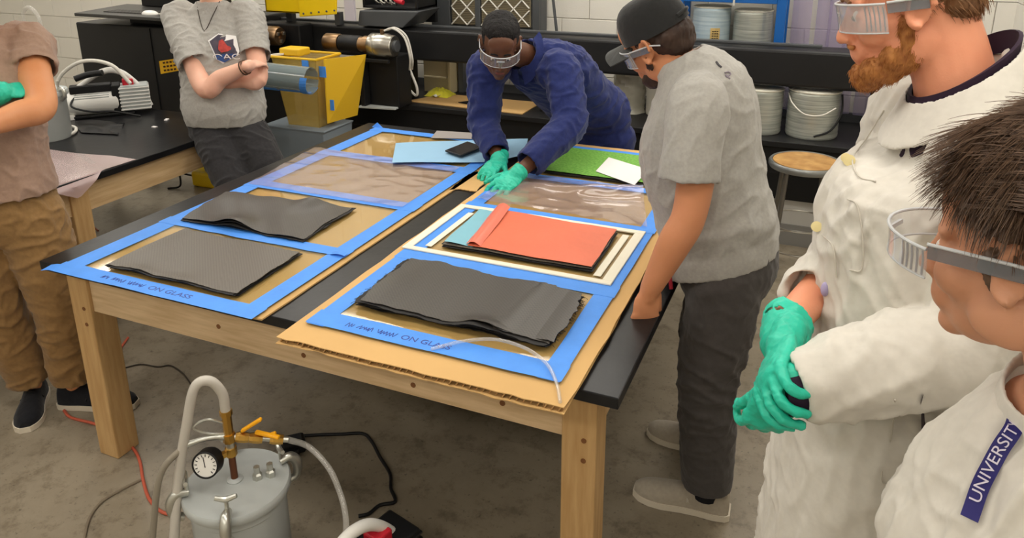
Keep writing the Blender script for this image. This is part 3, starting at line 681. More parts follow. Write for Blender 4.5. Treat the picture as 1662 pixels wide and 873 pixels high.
# clear strip curtain with a violet tint
m_pvc = clear('pvc_strip', (178, 164, 196), .30, .12, .86)
sx = 2.125
cur = thing('strip_curtain', 'violet tinted clear plastic strip curtain hanging before the white block wall', 'curtain', (2.45, 3.45, .7), )
build(MB().bar((2.1, 3.45, 2.25), (3.2, 3.45, 2.25), .03, .03), 'rail', m_steel, cur)
for k in range(9):
    wv = .085 if k % 2 else .11
    G = np.array([[(sx+wv*i/6, 3.45+(.012 if k % 2 else 0)-.010*math.sin(PI*i/6), .705+1.55*j/4) for i in range(7)] for j in range(5)])
    build(MB().sheet(G, .002), 'strip', m_pvc, cur, smooth=True); sx += wv*(.82 if k % 3 else 1.25)
# stool
st = thing('stool', 'round stool with a wooden seat and grey steel legs before the bench', 'stool', (2.312, 2.57, 0))
sc0 = V3(2.312, 2.57, 0)
build(MB().lathe([(0, .612), (.168, .612), (.18, .607), (.185, .617), (.185, .632), (.178, .642), (.168, .64), (.166, .634), (0, .634)], sc0, Z_, 40), 'seat_rim', mat('grey_steel', (150, 152, 150), .35, .7), st, smooth=True)
build(MB().lathe([(0, .6345), (.163, .6345), (.163, .641), (0, .641)], sc0, Z_, 40), 'seat', mat('seat_hardboard', (196, 154, 96), .5, c2=(160, 116, 64), vscale=14), st, smooth=True)
m_leg = mat('stool_leg_steel', (118, 114, 106), .38, .7)
for a in (215, 305, 35, 125):
    r = math.radians(a+18); d = V3(math.cos(r), math.sin(r), 0)
    lg = build(MB().tube([sc0+d*.135+V3(0, 0, .612), sc0+d*.19+V3(0, 0, .01)], .0125, 12, 2), 'leg', m_leg, st, smooth=True)
    build(MB().lathe([(.015, 0), (.016, .025), (.013, .027)], sc0+d*.191, Z_, 12), 'foot_cap', m_black2, lg, smooth=True)
for zz, rr in ((.17, .178), (.30, .166)):
    build(MB().tube([sc0+rr*V3(math.cos(a), math.sin(a), 0)+V3(0, 0, zz) for a in np.linspace(0, 2*PI, 33)], .005, 8, 1), 'foot_ring', m_steel, st, smooth=True)

# left: cabinet with keyboard tray
cbn = thing('machine_cabinet', 'black machine control cabinet with a yellow warning label', 'cabinet', (-1.9, 2.45, 0))
build(MB().box(-2.4, -1.30, 2.1, 2.55, .52, 1.21), 'body', m_black, cbn, bevel=.008)
for a_ in (-2.37, -1.37):
    for b_ in (2.13, 2.48): build(MB().box(a_, a_+.04, b_, b_+.04, 0, .52), 'leg', m_black2, cbn, bevel=.003)
build(MB().box(-1.72, -1.715, 2.094, 2.1, .54, 1.2), 'door_seam', m_black2, cbn)
wl = build(MB().slab([(-1.668, 2.097, .905), (-1.5, 2.097, .94), (-1.5, 2.097, 1.02), (-1.668, 2.097, .99)], .003, -Y_), 'warning_label', mat('warning_yellow', (232, 178, 28), .5), cbn)
pk = MB()
for k in range(3):
    for j in range(4):
        pk.obox(V3(-1.625+j*.03, 2.0925, .982-k*.025+j*.005), (.02, .001, .012), V3(1, 0, .2), None, V3(-.2, 0, 1))
build(pk, 'label_print', mat('label_ink', (70, 36, 10), .6), wl)
kt = thing('keyboard_tray', 'grey black keyboard tray projecting above the machine cabinet', 'tray', (-1.85, 2.1, 1.22))
build(MB().slab([(-2.2, 1.95, 1.275), (-1.36, 1.95, 1.275), (-1.36, 2.5, 1.275), (-2.36, 2.5, 1.275)], .022, Z_), 'tray', m_dgrey if False else mat('tray_grey', (62, 61, 58), .45), kt, bevel=.004)
build(MB().box(-2.0, -1.6, 2.2, 2.45, 1.212, 1.275), 'bracket', m_black2, kt)
kb = MB()
for a in range(14):
    for b in range(4): kb.box(-2.05+a*.03, -2.05+a*.03+.024, 2.05+b*.03, 2.05+b*.03+.024, 1.297, 1.304)
k0 = tag(build(kb, 'keyboard', mat('key_grey', (74, 72, 68), .6)), 'low grey keyboard lying on the tray beside the white mouse', 'keyboard')
ms = thing('mouse', 'white computer mouse on the keyboard tray', 'mouse', (-1.65, 2.06, 1.298))
build(MB().ell((-1.65, 2.06, 1.30), (.062, .036, .024)), 'shell', m_white, ms, smooth=True)
build(MB().tube([(-1.6, 2.07, 1.30), (-1.55, 2.09, 1.305), (-1.51, 2.12, 1.33), (-1.50, 2.2, 1.36)], .004, 8, 6), 'cord', m_cable, ms, smooth=True)
mo = thing('monitor', 'black machine monitor standing behind the keyboard tray', 'monitor', (-1.8, 2.42, 1.298))
build(MB().box(-2.1, -1.35, 2.40, 2.47, 1.30, 1.75), 'case', m_black2, mo, bevel=.006); build(MB().box(-2.05, -1.55, 2.392, 2.40, 1.36, 1.7), 'screen', mat('screen_black', (16, 18, 20), .15), mo)
for k in range(2): build(MB().lathe([(.012, 0), (.012, .01)], (-1.48+k*.05, 2.40, 1.325), -Y_, 14), 'knob', m_steel, mo)
# plastic bin, tote and clear tube
m_ybin = clear('yellow_clear_plastic', (214, 186, 96), .42, .25, .88)
bn = thing('plastic_bin', 'translucent yellow plastic bin with blue tape hanging by the machine', 'bin', (-.8, 2.5, .55))
def wallp(a, b, c, d, n_, nm='panel', mt=m_ybin): return build(MB().slab([a, b, c, d], .006, n_), nm, mt, bn)
x0, x1, y0, y1, z0, z1, tx = -.97, -.62, 2.36, 2.62, .56, 1.02, .05
wallp((x0+tx, y0+tx, z0), (x1-tx, y0+tx, z0), (x1, y0, z1), (x0, y0, z1), Y_); wallp((x0+tx, y1-tx, z0), (x1-tx, y1-tx, z0), (x1, y1, z1), (x0, y1, z1), -Y_)
wallp((x0+tx, y0+tx, z0), (x0+tx, y1-tx, z0), (x0, y1, z1), (x0, y0, z1), X_); wallp((x1-tx, y0+tx, z0), (x1-tx, y1-tx, z0), (x1, y1, z1), (x1, y0, z1), -X_)
wallp((x0+tx, y0+tx, z0), (x1-tx, y0+tx, z0), (x1-tx, y1-tx, z0), (x0+tx, y1-tx, z0), Z_)
m_yo = mat('yellow_plastic', (232, 186, 44), .4)
build(MB().tube([(x0, y0, z1), (x1, y0, z1), (x1, y1, z1), (x0, y1, z1), (x0, y0, z1)], .009, 8, 1), 'rim', m_yo, bn)
build(MB().slab([(x1+.02, 2.40, .6), (x1+.07, 2.66, .6), (x1+.17, 2.66, 1.02), (x1+.03, 2.40, 1.02)], .008, X_), 'side_panel', m_yo, bn)
for a in ((-.70, y0-.004, .99), (-.60, 2.395, .94), (-.575, 2.42, .72)):
    build(MB().obox(a, (.05, .004, .07 if a[2] < .95 else .05)), 'tape_piece', m_tape, bn)
build(MB().obox((-.85, 2.45, 1.05), (.16, .12, .05)), 'lid_flap', m_yo, bn, bevel=.01)
build(MB().obox((-.95, 2.40, 1.03), (.12, .06, .012), V3(1, 0, .15)), 'white_tab', m_white, bn)
tt = thing('tote_box', 'grey blue plastic tote under the yellow bin', 'box', (-.83, 2.5, 0))
build(MB().rings([[(a*s_+cx_, b*s_+2.5, z) for a, b in ((-.24, -.16), (.24, -.16), (.24, .16), (-.24, .16))] for z, s_, cx_ in ((0, .85, -.83), (.54, 1, -.83), (.555, 1.04, -.83), (.56, 1.04, -.83))]), 'shell', mat('grey_tote', (128, 138, 146), .45), tt, bevel=.008)
ct = thing('clear_plastic_sleeve', 'clear grey plastic sleeve edged with blue tape held out beside the grey shirt', 'sleeve', (-.75, 2.2, .84))
prof = [(a, b) for a, b in zip(.085*np.cos(np.linspace(0, 2*PI, 24)), .085*np.sin(np.linspace(0, 2*PI, 24)))]
build(MB().sheet(np.array([[(-.98+.44*j/10, 2.2+.07*math.cos(t), .935-.01*j/10+.082*math.sin(t)) for t in np.linspace(.1, 2*PI-.1, 25)] for j in range(11)]), .0015), 'sleeve', clear('grey_clear', (150, 165, 168), .5, .12, .85), ct, smooth=True)
for a, b in ((-.97, -.78), (-.75, -.56)):
    build(MB().sheet(np.array([[(a+(b-a)*j/4, 2.2+.072*math.cos(t), .935-.006+.085*math.sin(t)) for t in np.linspace(4.0, 5.0, 6)] for j in range(5)]), .001), 'tape_edge', m_tape, ct)
build(MB().sheet(np.array([[(-.575+.05*j/4+.02*math.sin(t), 2.2+.073*math.cos(t), .925+.086*math.sin(t)) for t in np.linspace(2.8, 5.6, 14)] for j in range(5)]), .001), 'tape_end', m_tape, ct)
build(MB().box(-1.1, -.98, 2.16, 2.24, .86, 1.0).box(-1.08, -1.02, 2.18, 2.24, .0, .86), 'holder', m_black2, ct)
# yellow power box on the floor behind the tables
yb = thing('power_box', 'yellow plastic power outlet box on the floor under the pump table', 'power box', (-1.72, 2.45, 0))
build(MB().box(-1.86, -1.60, 2.40, 2.56, 0, .115), 'body', m_yel, yb, bevel=.02, seg=3)
build(MB().box(-1.602, -1.592, 2.42, 2.54, .02, .095), 'opening', m_black2, yb); build(MB().box(-1.595, -1.585, 2.43, 2.53, .05, .06), 'slot_lip', m_yel, yb)
build(MB().tube([(-1.87, 2.45, .06), (-1.95, 2.42, .08), (-1.92, 2.36, .12), (-1.90, 2.33, .02), (-1.97, 2.28, .006)], .007, 8, 6), 'cord', m_bcable, yb, smooth=True)
# vacuum pumps
def pump(t, c, ax, dark=False):
    ax = unit(ax); sd = np.cross(Z_, ax); P = lambda a, b, h: np.asarray(c)+ax*a*.9+sd*b+Z_*h
    build(MB().lathe([(0, 0), (.05, 0), (.066, .006), (.07, .02), (.07, .26), (.062, .27), (0, .27)], P(0, 0, .08), ax, 32), 'motor', m_white, t, smooth=True)
    build(MB().lathe([(0, 0), (.052, 0), (.052, -.003), (0, -.003)], P(0, 0, .08), ax, 28), 'fan_grille', mat('grille_grey', (140, 136, 124), .6), t)
    gr = MB()
    for r in (.014, .026, .038, .048): gr.tube([P(-.005, r*math.cos(a), .08+r*math.sin(a)) for a in np.linspace(0, 2*PI, 25)], .0028, 6, 1)
    build(gr, 'grille_rings', m_white, t)
    fn = MB()
    for k in range(12):
        an = .5+k*.19; fn.bar(P(.05, .07*math.cos(an), .08+.07*math.sin(an)), P(.25, .07*math.cos(an), .08+.07*math.sin(an)), .003, .006)
    build(fn, 'motor_fin', m_lgrey, t)
    build(MB().obox(P(.15, 0, .165), (.22, .075, .045), ax), 'switch_box', m_black2, t, bevel=.006)
    build(MB().obox(P(.295, 0, .10), (.05, .12, .16), ax), 'coupling', m_black2, t, bevel=.005)
    build(MB().obox(P(.40, 0, .095), (.16, .13, .15), ax), 'oil_case', m_black2 if dark else m_lgrey, t, bevel=.008)
    for k in range(7): build(MB().obox(P(.40, 0, .03+k*.021), (.165, .138, .008), ax), 'fin', m_black if dark else m_white, t, bevel=.002)
    build(MB().obox(P(.37, 0, .185), (.06, .06, .04), ax), 'oil_cap', m_red, t, bevel=.006)
    build(MB().tube([P(.04, 0, .155), P(.12, 0, .20), P(.20, 0, .245), P(.28, 0, .262), P(.36, 0, .23), P(.45, 0, .13), P(.49, 0, .03)], [.012, .014, .017, .018, .017, .014, .012], 12, 6), 'handle', m_white, t, smooth=True)
    build(MB().obox(P(.2, 0, .008), (.34, .13, .016), ax), 'base', m_black2, t, bevel=.004)
    for b_ in (-.05, .05): build(MB().lathe([(.02, 0), (.016, .025)], P(.02, b_, 0), Z_, 12), 'foot', m_white, t, smooth=True)
lp = thing('vacuum_pump', 'white vacuum pump with black handle box on the other work table', 'pump', (-1.62, 1.45, T))
pump(lp, V3(-1.69, 1.42, T+.002), V3(.62, .72, 0))
build(MB().tube([(-1.60, 1.43, 1.0), (-1.55, 1.48, 1.02), (-1.48, 1.52, 1.03)], .018, 12, 5), 'grip', m_black2, lp, smooth=True)
build(MB().tube([(-1.63, 1.44, .90), (-1.6, 1.38, .85), (-1.5, 1.42, .82), (-1.42, 1.5, .81), (-1.30, 1.58, .775)], .006, 8, 6), 'power_cord', m_bcable, lp, smooth=True)
tag(build(MB().tube([(-1.40, 1.63, .95), (-1.50, 1.6, 1.06), (-1.66, 1.55, 1.08), (-1.80, 1.5, 1.0), (-1.83, 1.45, .88), (-1.76, 1.35, .80), (-1.6, 1.25, .85), (-1.49, 1.15, .93)], .011, 12, 8), 'hose', m_cable, smooth=True), 'white hose looping from the pump to the grey pot on the pump table', 'hose')
tag(build(MB().tube([(-1.35, 1.07, .775), (-1.33, 1.16, .774), (-1.42, 1.25, .774), (-1.55, 1.27, .774)], .009, 10, 8), 'hose', m_cable, smooth=True), 'short white hose lying on the pump table beside the pot', 'hose')
tag(build(ply([(-1.33, 1.21), (-1.10, 1.25), (-1.30, 1.47), (-1.58, 1.37)], T+.006, lambda u, v: .012*math.sin(u*5)*math.sin(v*4)**2, 20, 16, .001, .006, 91), 'bag', mat('black_film', (26, 26, 28), .25), smooth=True), 'crumpled black plastic bag lying before the vacuum pump', 'bag')
r9 = np.random.default_rng(9)
for k, (a, b) in enumerate(((-1.05, 1.45), (-.98, 1.62), (-1.12, 1.6))):
    tag(build(MB().obox((a, b, T+.004), (.03, .018, .006), V3(math.cos(k), math.sin(k), 0)), 'scrap', m_paper), 'white paper scrap on the bare end of the pump table', 'scrap', 'paper scraps on the pump table')
def pot(label, c, r, h, detail):
    t = thing('pressure_pot', label, 'pot', c); c = np.asarray(c, float)
    build(MB().lathe([(0, 0), (r*.86, 0), (r*.9, .01), (r*.9, h-.05), (r*.93, h-.045), (r*.93, h-.02), (r*.9, h-.015), (0, h-.015)], c, Z_, 48), 'tank', m_lgrey, t, smooth=True)
    lid = build(MB().lathe([(0, h-.02), (r*1.0, h-.02), (r*1.02, h-.014), (r*1.02, h+.002), (r*.99, h+.008), (r*.9, h+.006), (r*.6, h+.012), (0, h+.014)], c, Z_, 56), 'lid', m_lgrey, t, smooth=True)
    return t, lid
m_zinc = mat('zinc_plated', (196, 196, 188), .32, .85, var=.06)
ppt, plid = pot('grey pressure pot with clamped lid, gauge and yellow valves on the concrete floor', V3(.975, -.2, 0), .144, .333, True)
PC = V3(.975, -.2, 0); ZL_ = .345
VD = unit((CAM-PC)*[1, 1, 0]); VR = np.cross(Z_, VD)   # towards the viewer side / sideways, for orienting the fittings
for an in (math.atan2(VD[1], VD[0])-.25, math.atan2(VD[1], VD[0])+1.75, math.atan2(VD[1], VD[0])-1.55, math.atan2(VD[1], VD[0])+PI):
    d = V3(math.cos(an), math.sin(an), 0); s_ = np.cross(Z_, d)
    cl = build(MB().tube([PC+d*.125+Z_*.352, PC+d*.155+Z_*.356, PC+d*.172+Z_*.33, PC+d*.168+Z_*.29, PC+d*.145+Z_*.278], [.011, .014, .015, .013, .011], 10, 6), 'lid_clamp', m_zinc, t if False else ppt, smooth=True)
    build(MB().tube([PC+d*.128+Z_*.35, PC+d*.128+Z_*.395], .006, 8, 2), 'clamp_screw', m_zinc, cl, smooth=True)
    build(MB().tube([PC+d*.128+s_*.028+Z_*.40, PC+d*.128+Z_*.392, PC+d*.128-s_*.028+Z_*.40], [.006, .008, .006], 8, 4), 'wing_nut', m_zinc, cl, smooth=True)
pole = PC+V3(-.005, .0, 0)
build(MB().lathe([(.022, .338), (.022, .35), (.014, .355)], pole, Z_, 16), 'flange', m_lgrey, ppt, smooth=True)
build(MB().tube([pole+Z_*.345, pole+Z_*.43], .010, 12, 2), 'pipe', mat('copper_brown', (112, 70, 48), .35, .7), ppt, smooth=True)
for za, zb, rr in ((.43, .455, .016), (.455, .475, .012), (.475, .50, .017), (.50, .56, .013), (.56, .575, .017)):
    build(MB().lathe([(0, 0), (rr, 0), (rr, zb-za), (0, zb-za)], pole+Z_*za, Z_, 8), 'brass_fitting', m_brass if zb != .475 else m_zinc, ppt)
# gauge facing the room
gd = unit(VD*.85+VR*-.45+Z_*.25); gc = pole+V3(0, 0, .43)+gd*.02-VR*.055
build(MB().lathe([(0, -.03), (.034, -.03), (.038, -.02), (.038, .012), (.0335, .014), (.0335, .009), (0, .009)], gc, gd, 32), 'gauge_case', m_black2, ppt, smooth=True)
gf = build(MB().lathe([(0, .009), (.033, .009), (.033, .011), (0, .011)], gc, gd, 32), 'gauge_dial', m_white, ppt)
gx, gy, _ = frame(gd); tk = MB()
for a in np.linspace(-.75*PI, .75*PI, 13):
    dd = gx*math.cos(a)+gy*math.sin(a); tk.bar(gc+gd*.0115+dd*.023, gc+gd*.0115+dd*.030, .002, .0006, up=gd)
tk.bar(gc+gd*.012-gx*.006, gc+gd*.012+gx*.022+gy*.006, .002, .0008, up=gd)
build(tk, 'dial_marks', m_black2, gf)
build(MB().bar(gc, pole+Z_*.443, .014, .014), 'gauge_stem', m_brass, ppt)
# side arm with valves
arm0 = pole+Z_*.49; arm1 = PZ(338, 362, .455); armd = unit(arm1-arm0)
build(MB().tube([arm0, arm0*.5+arm1*.5, arm1], .008, 10, 2), 'side_pipe', m_zinc, ppt, smooth=True)
for k, tt_ in enumerate((.22, .45, .8)):
    q = arm0*(1-tt_)+arm1*tt_
    vb = build(MB().lathe([(0, -.018), (.013, -.018), (.015, -.008), (.015, .008), (.013, .018), (0, .018)], q, armd, 8), 'ball_valve', m_brass, ppt)
    hd = (V3(.75, .3, .55), V3(.9, .2, -.12), V3(-.6, -.3, -.25))[k]
    build(MB().bar(q+Z_*.02, q+Z_*.02+unit(hd)*.072, .014, .010), 'valve_handle', mat('orange_yellow_grip', (240, 168, 20), .4), vb, bevel=.004)
build(MB().tube([pole+Z_*.53, pole+Z_*.56-VR*.05, pole+Z_*.545-VR*.085, pole+Z_*.515-VR*.05, pole+Z_*.50], .0035, 8, 6), 'wire_lever', m_zinc, ppt, smooth=True)
build(MB().tube([arm0, arm0-VR*.055+Z_*.012, arm0-VR*.11+Z_*.008], [.010, .007, .009], 10, 3), 'inlet_arm', m_zinc, ppt, smooth=True)
for dx, dy in ((.05, .03), (.075, .055)): build(MB().lathe([(.014, .335), (.014, .36), (.009, .365), (.009, .385), (0, .385)], PC+V3(dx, dy, 0), Z_, 6), 'relief_valve', m_zinc, ppt)
h1 = [pole+Z_*.575, pole+Z_*.63-VR*.003, pole+Z_*.675-VR*.03, pole+Z_*.665-VR*.068, pole+Z_*.56-VR*.10, pole+Z_*.40-VR*.14, pole+Z_*.22-VR*.175+VD*.03, pole+Z_*.03-VR*.205+VD*.06, pole+Z_*.016-VR*.22+VD*.2]
m_hose = mat('cloudy_hose', (190, 184, 174), .35, spec=.5)
tag(build(MB().tube(h1, .0135, 14, 8), 'hose', m_hose, smooth=True), 'thick cloudy hose arching up from the floor pot and down beside it', 'hose')
h2 = [arm0-VR*.11+Z_*.008, arm0-VR*.18-Z_*.06, arm0-VR*.22-Z_*.22, arm0-VR*.25-Z_*.38, arm0-VR*.29-Z_*.475, arm0-VR*.33+VD*.2-Z_*.48]
tag(build(MB().tube(h2, .009, 12, 8), 'hose', mat('grey_hose', (140, 132, 118), .4), smooth=True), 'thin grey hose hanging from the floor pot to the concrete', 'hose')
h3 = [arm1, PY(362, 368, -.08), PY(385, 385, -.1), PY(398, 405, -.12), PY(405, 425, -.15), PY(405, 446, -.18)]
tag(build(MB().tube(h3, .0085, 12, 8), 'hose', m_tube, smooth=True), 'clear hose arcing from the pot valves to the black pump', 'hose')
fp = thing('vacuum_pump', 'vacuum pump with white handle and red cap on the floor beside the pot', 'pump', (1.33, -.25, 0))
pump(fp, V3(1.27, -.40, 0), V3(.25, .97, 0), True)
# cords on the floor
oc = [(75, 338), (84, 344), (115, 350), (145, 362), (157, 370), (164, 380), (168, 396), (176, 412), (195, 423), (228, 422), (262, 416)]
tag(build(MB().tube([PZ(x, y, .006) for x, y in oc], .0055, 10, 6), 'orange_cable', mat('orange_cord', (186, 88, 64), .5), smooth=True), 'orange extension cord curling past the pine leg to the pot', 'cord')
tag(build(MB().tube([PZ(x, y, .006) for x, y in ((138, 292), (142, 286), (150, 278))], .0055, 10, 4), 'orange_cable', MATS['orange_cord'], smooth=True), 'short run of orange cord behind the pine table leg', 'cord')
tag(build(MB().tube([PZ(x, y, .006) for x, y in ((72, 180), (90, 181), (104, 184), (115, 190))], .0055, 10, 4), 'orange_cable', mat('rust_cord', (150, 82, 62), .5), smooth=True), 'rust coloured cord on the floor between the two work tables', 'cord')
bc = thing('extension_lead', 'black power cord with a fat plug on the floor under the work table', 'cord', PZ(343, 362, 0))
build(MB().tube([PZ(x, y, .007) for x, y in ((350, 359), (375, 358), (400, 357.5), (425, 357), (436, 364), (445, 376), (457, 390), (458, 402), (463, 413), (445, 416), (432, 423), (420, 425))], .006, 10, 5), 'cord', m_bcable, bc, smooth=True)
build(MB().obox(PZ(343, 366, .03), (.09, .06, .055), V3(.5, .5, 0)), 'plug', m_black2, bc, bevel=.012)
build(MB().obox(PZ(338, 371, .02), (.08, .05, .035), V3(.8, -.3, 0)), 'adapter', m_black2, bc, bevel=.01)
tag(build(MB().tube([PZ(x, y, .004) for x, y in ((145, 303), (165, 300), (185, 302), (200, 301), (215, 308), (226, 319))], .003, 8, 5), 'thin_cable', mat('dark_cable', (70, 62, 54), .6), smooth=True), 'thin dark cable curving on the floor under the table', 'cable')
tag(build(MB().tube([PZ(x, y, .004) for x, y in ((165, 395), (140, 404), (118, 414), (104, 428), (98, 446))], .005, 8, 5), 'thin_cable', mat('floor_stain_cable', (128, 116, 98), .7), smooth=True), 'dull grey brown cable curving over the floor before the pine leg', 'cable')
# pot on the other table
lpt, ll = pot('pale grey pressure pot with brass valve and black gauge on the pump table', V3(-1.42, 1.08, T), .135, .25, False)
q = V3(-1.42, 1.08, T)
build(MB().tube([q+Z_*.26, q+Z_*.58], .010, 10, 2), 'pipe', m_zinc, lpt, smooth=True)
build(MB().lathe([(0, 0), (.022, 0), (.022, .05), (0, .05)], q+Z_*.54, Z_, 10), 'brass_valve', m_brass, lpt)
build(MB().tube([q+Z_*.56, q+Z_*.56+V3(.06, .02, 0)], .008, 8, 2), 'valve_arm', m_brass, lpt)
build(MB().lathe([(0, -.02), (.04, -.02), (.042, 0), (.042, .025), (0, .025)], q+V3(.085, -.02, .50), V3(.9, .3, -.1), 24), 'gauge', m_black2, lpt, smooth=True)
build(MB().tube([q+Z_*.59, q+V3(.0, 0, .66), q+V3(.04, .01, .685), q+V3(.08, .02, .64), q+V3(.09, .02, .56), q+V3(.08, .03, .46)], .010, 10, 7), 'hose', m_tube, lpt, smooth=True)
for an in (.2, 2.1, 4.0):
    d = V3(math.cos(an), math.sin(an), 0)
    build(MB().tube([q+d*.12+Z_*.262, q+d*.15+Z_*.27, q+d*.157+Z_*.235, q+d*.135+Z_*.21], .010, 8, 5), 'lid_clamp', m_zinc, lpt, smooth=True)
    build(MB().tube([q+d*.125+Z_*.26, q+d*.125+Z_*.31], .006, 8, 2), 'clamp_screw', m_zinc, lpt, smooth=True)
# ------------------------------------------------------------------ people
def voxel(mb, size, smooth=3):
    """merge overlapping closed shells into one continuous skin"""
    ob = bpy.data.objects.new('shells', mb.mesh('shells')); COL.objects.link(ob)
    md = ob.modifiers.new('r', 'REMESH'); md.mode = 'VOXEL'; md.voxel_size = size
    ev = ob.evaluated_get(bpy.context.evaluated_depsgraph_get()); me = ev.to_mesh()
    n = len(me.vertices); V = np.empty(n*3); me.vertices.foreach_get('co', V); V = V.reshape(-1, 3)
    k = len(me.polygons); lt = np.empty(k, int); me.polygons.foreach_get('loop_total', lt)
    lv = np.empty(len(me.loops), int); me.loops.foreach_get('vertex_index', lv)
    F = lv.reshape(-1, 4) if (lt == 4).all() else None
    if F is None:
        idx = np.cumsum(np.r_[0, lt]); F = [lv[idx[i]:idx[i+1]] for i in range(k)]
    ev.to_mesh_clear(); dm = ob.data; bpy.data.objects.remove(ob); bpy.data.meshes.remove(dm)
    V = relax(V, F, smooth)
    return V, F
def edges_of(F):
    F = np.asarray(F); return np.vstack([F[:, [0, 1]], F[:, [1, 2]], F[:, [2, 3]], F[:, [3, 0]]])
def relax(V, F, it):
    E = edges_of(F); n = len(V); cnt = np.bincount(E.ravel(), minlength=n)[:, None]
    for _ in range(it):
        S = np.zeros_like(V)
        for c in range(3):
            S[:, c] = np.bincount(E[:, 0], V[E[:, 1], c], n)+np.bincount(E[:, 1], V[E[:, 0], c], n)
        V = .45*V+.55*S/np.maximum(cnt, 1)
    return V
def normals(V, F):
    F = np.asarray(F); fn = np.cross(V[F[:, 2]]-V[F[:, 0]], V[F[:, 3]]-V[F[:, 1]]); N = np.zeros_like(V)
    for j in range(4):
        for c in range(3): N[:, c] += np.bincount(F[:, j], fn[:, c], len(V))
    return N/(np.linalg.norm(N, axis=1, keepdims=True)+1e-12)
def crumple(V, F, spec, folds=()):
    """cloth folds: stretched ridged noise plus named folds (a, b, width, height)"""
    N = normals(V, F); d = np.zeros(len(V))
    for amp, dirv, along, across, seed in spec:
        dv = unit(dirv); a = V @ dv; P = V*across-np.outer(a*(across-along), dv)
        w_ = .6*noise(V*4.0+seed*7)
        n = noise(P+w_[:, None]+seed*13.7); rg = np.clip(1-np.abs(n)/.22, 0, 1)**1.6; d += amp*1.9*(rg-.25)*(.35+.65*np.clip(noise(V*3.1+seed)*2.2+.5, 0, 1))
    for a, b, wd, h in folds:
        a, b = np.asarray(a, float), np.asarray(b, float); ab = b-a; t = np.clip(((V-a) @ ab)/(ab @ ab), 0, 1)
        dist = np.linalg.norm(V-(a+t[:, None]*ab), axis=1); d += h*np.exp(-(dist/wd)**2)*np.sin(PI*(.1+.8*t))
    return relax(V+N*d[:, None], F, 1)
def skin_obj(name, V, F, material, parent, label=None):
    me = bpy.data.meshes.new(name); F = np.asarray(F); me.from_pydata(V.tolist(), [], F.tolist()); me.shade_smooth()
    o = link(name, me, material, parent)
    if label: o['label'] = label
    return o
def limb(mb, P, r, n=16, sub=6):
    mb.tube(P, r, n, sub); r = [r]*len(P) if np.isscalar(r) else r
    mb.ell(P[0], r[0]*.99, n=n, m=9); mb.ell(P[-1], r[-1]*.99, n=n, m=9); return mb
def loft(mb, rings, n=30, sub=5, open0=0.0, open1=0.0, wall=.012):
    Q = catmull(np.array([np.concatenate([r[0], r[1], r[2], [r[3] if len(r) > 3 else 2.3]]) for r in rings]), sub)
    a = np.linspace(0, 2*PI, n, endpoint=False); c, s = np.cos(a), np.sin(a)
    def ring(q, k=1.0, sh=0):
        e = 2/q[9]; cc = np.sign(c)*np.abs(c)**e; ss = np.sign(s)*np.abs(s)**e
        return q[:3]+sh+k*(cc[:, None]*q[3:6]+ss[:, None]*q[6:9])
    R = [ring(q) for q in Q]
    if open0:
        k = 1-wall/np.linalg.norm(Q[0][3:6]); sh = unit(Q[1][:3]-Q[0][:3])*open0; R = [ring(Q[0], k, sh), ring(Q[0], k)]+R
    if open1:
        k = 1-wall/np.linalg.norm(Q[-1][3:6]); sh = unit(Q[-2][:3]-Q[-1][:3])*open1; R = R+[ring(Q[-1], k), ring(Q[-1], k, sh)]
    mb.rings(R); return mb
def sleeve(mb, P, r, opn=.05, n=20, sub=6, wall=.009):
    """tube of cloth along an arm or leg, open at its far end"""
    P = np.asarray(P, float); Q = catmull(np.hstack([P, np.asarray(r, float)[:, None]]), sub); T_ = np.gradient(Q[:, :3], axis=0)
    a = np.linspace(0, 2*PI, n, endpoint=False); x, y, z = frame(T_[0]); R = []
    for i in range(len(Q)):
        z = unit(T_[i]); x = unit(x-z*(x @ z)); y = np.cross(z, x); R.append(Q[i, :3]+Q[i, 3]*(np.cos(a)[:, None]*x+np.sin(a)[:, None]*y))
    k = (Q[-1, 3]-wall); R += [Q[-1, :3]+k*(np.cos(a)[:, None]*x+np.sin(a)[:, None]*y), Q[-1, :3]-z*opn+k*(np.cos(a)[:, None]*x+np.sin(a)[:, None]*y)]
    mb.rings(R); mb.ell(P[0], r[0]*.98, n=n, m=10); return mb
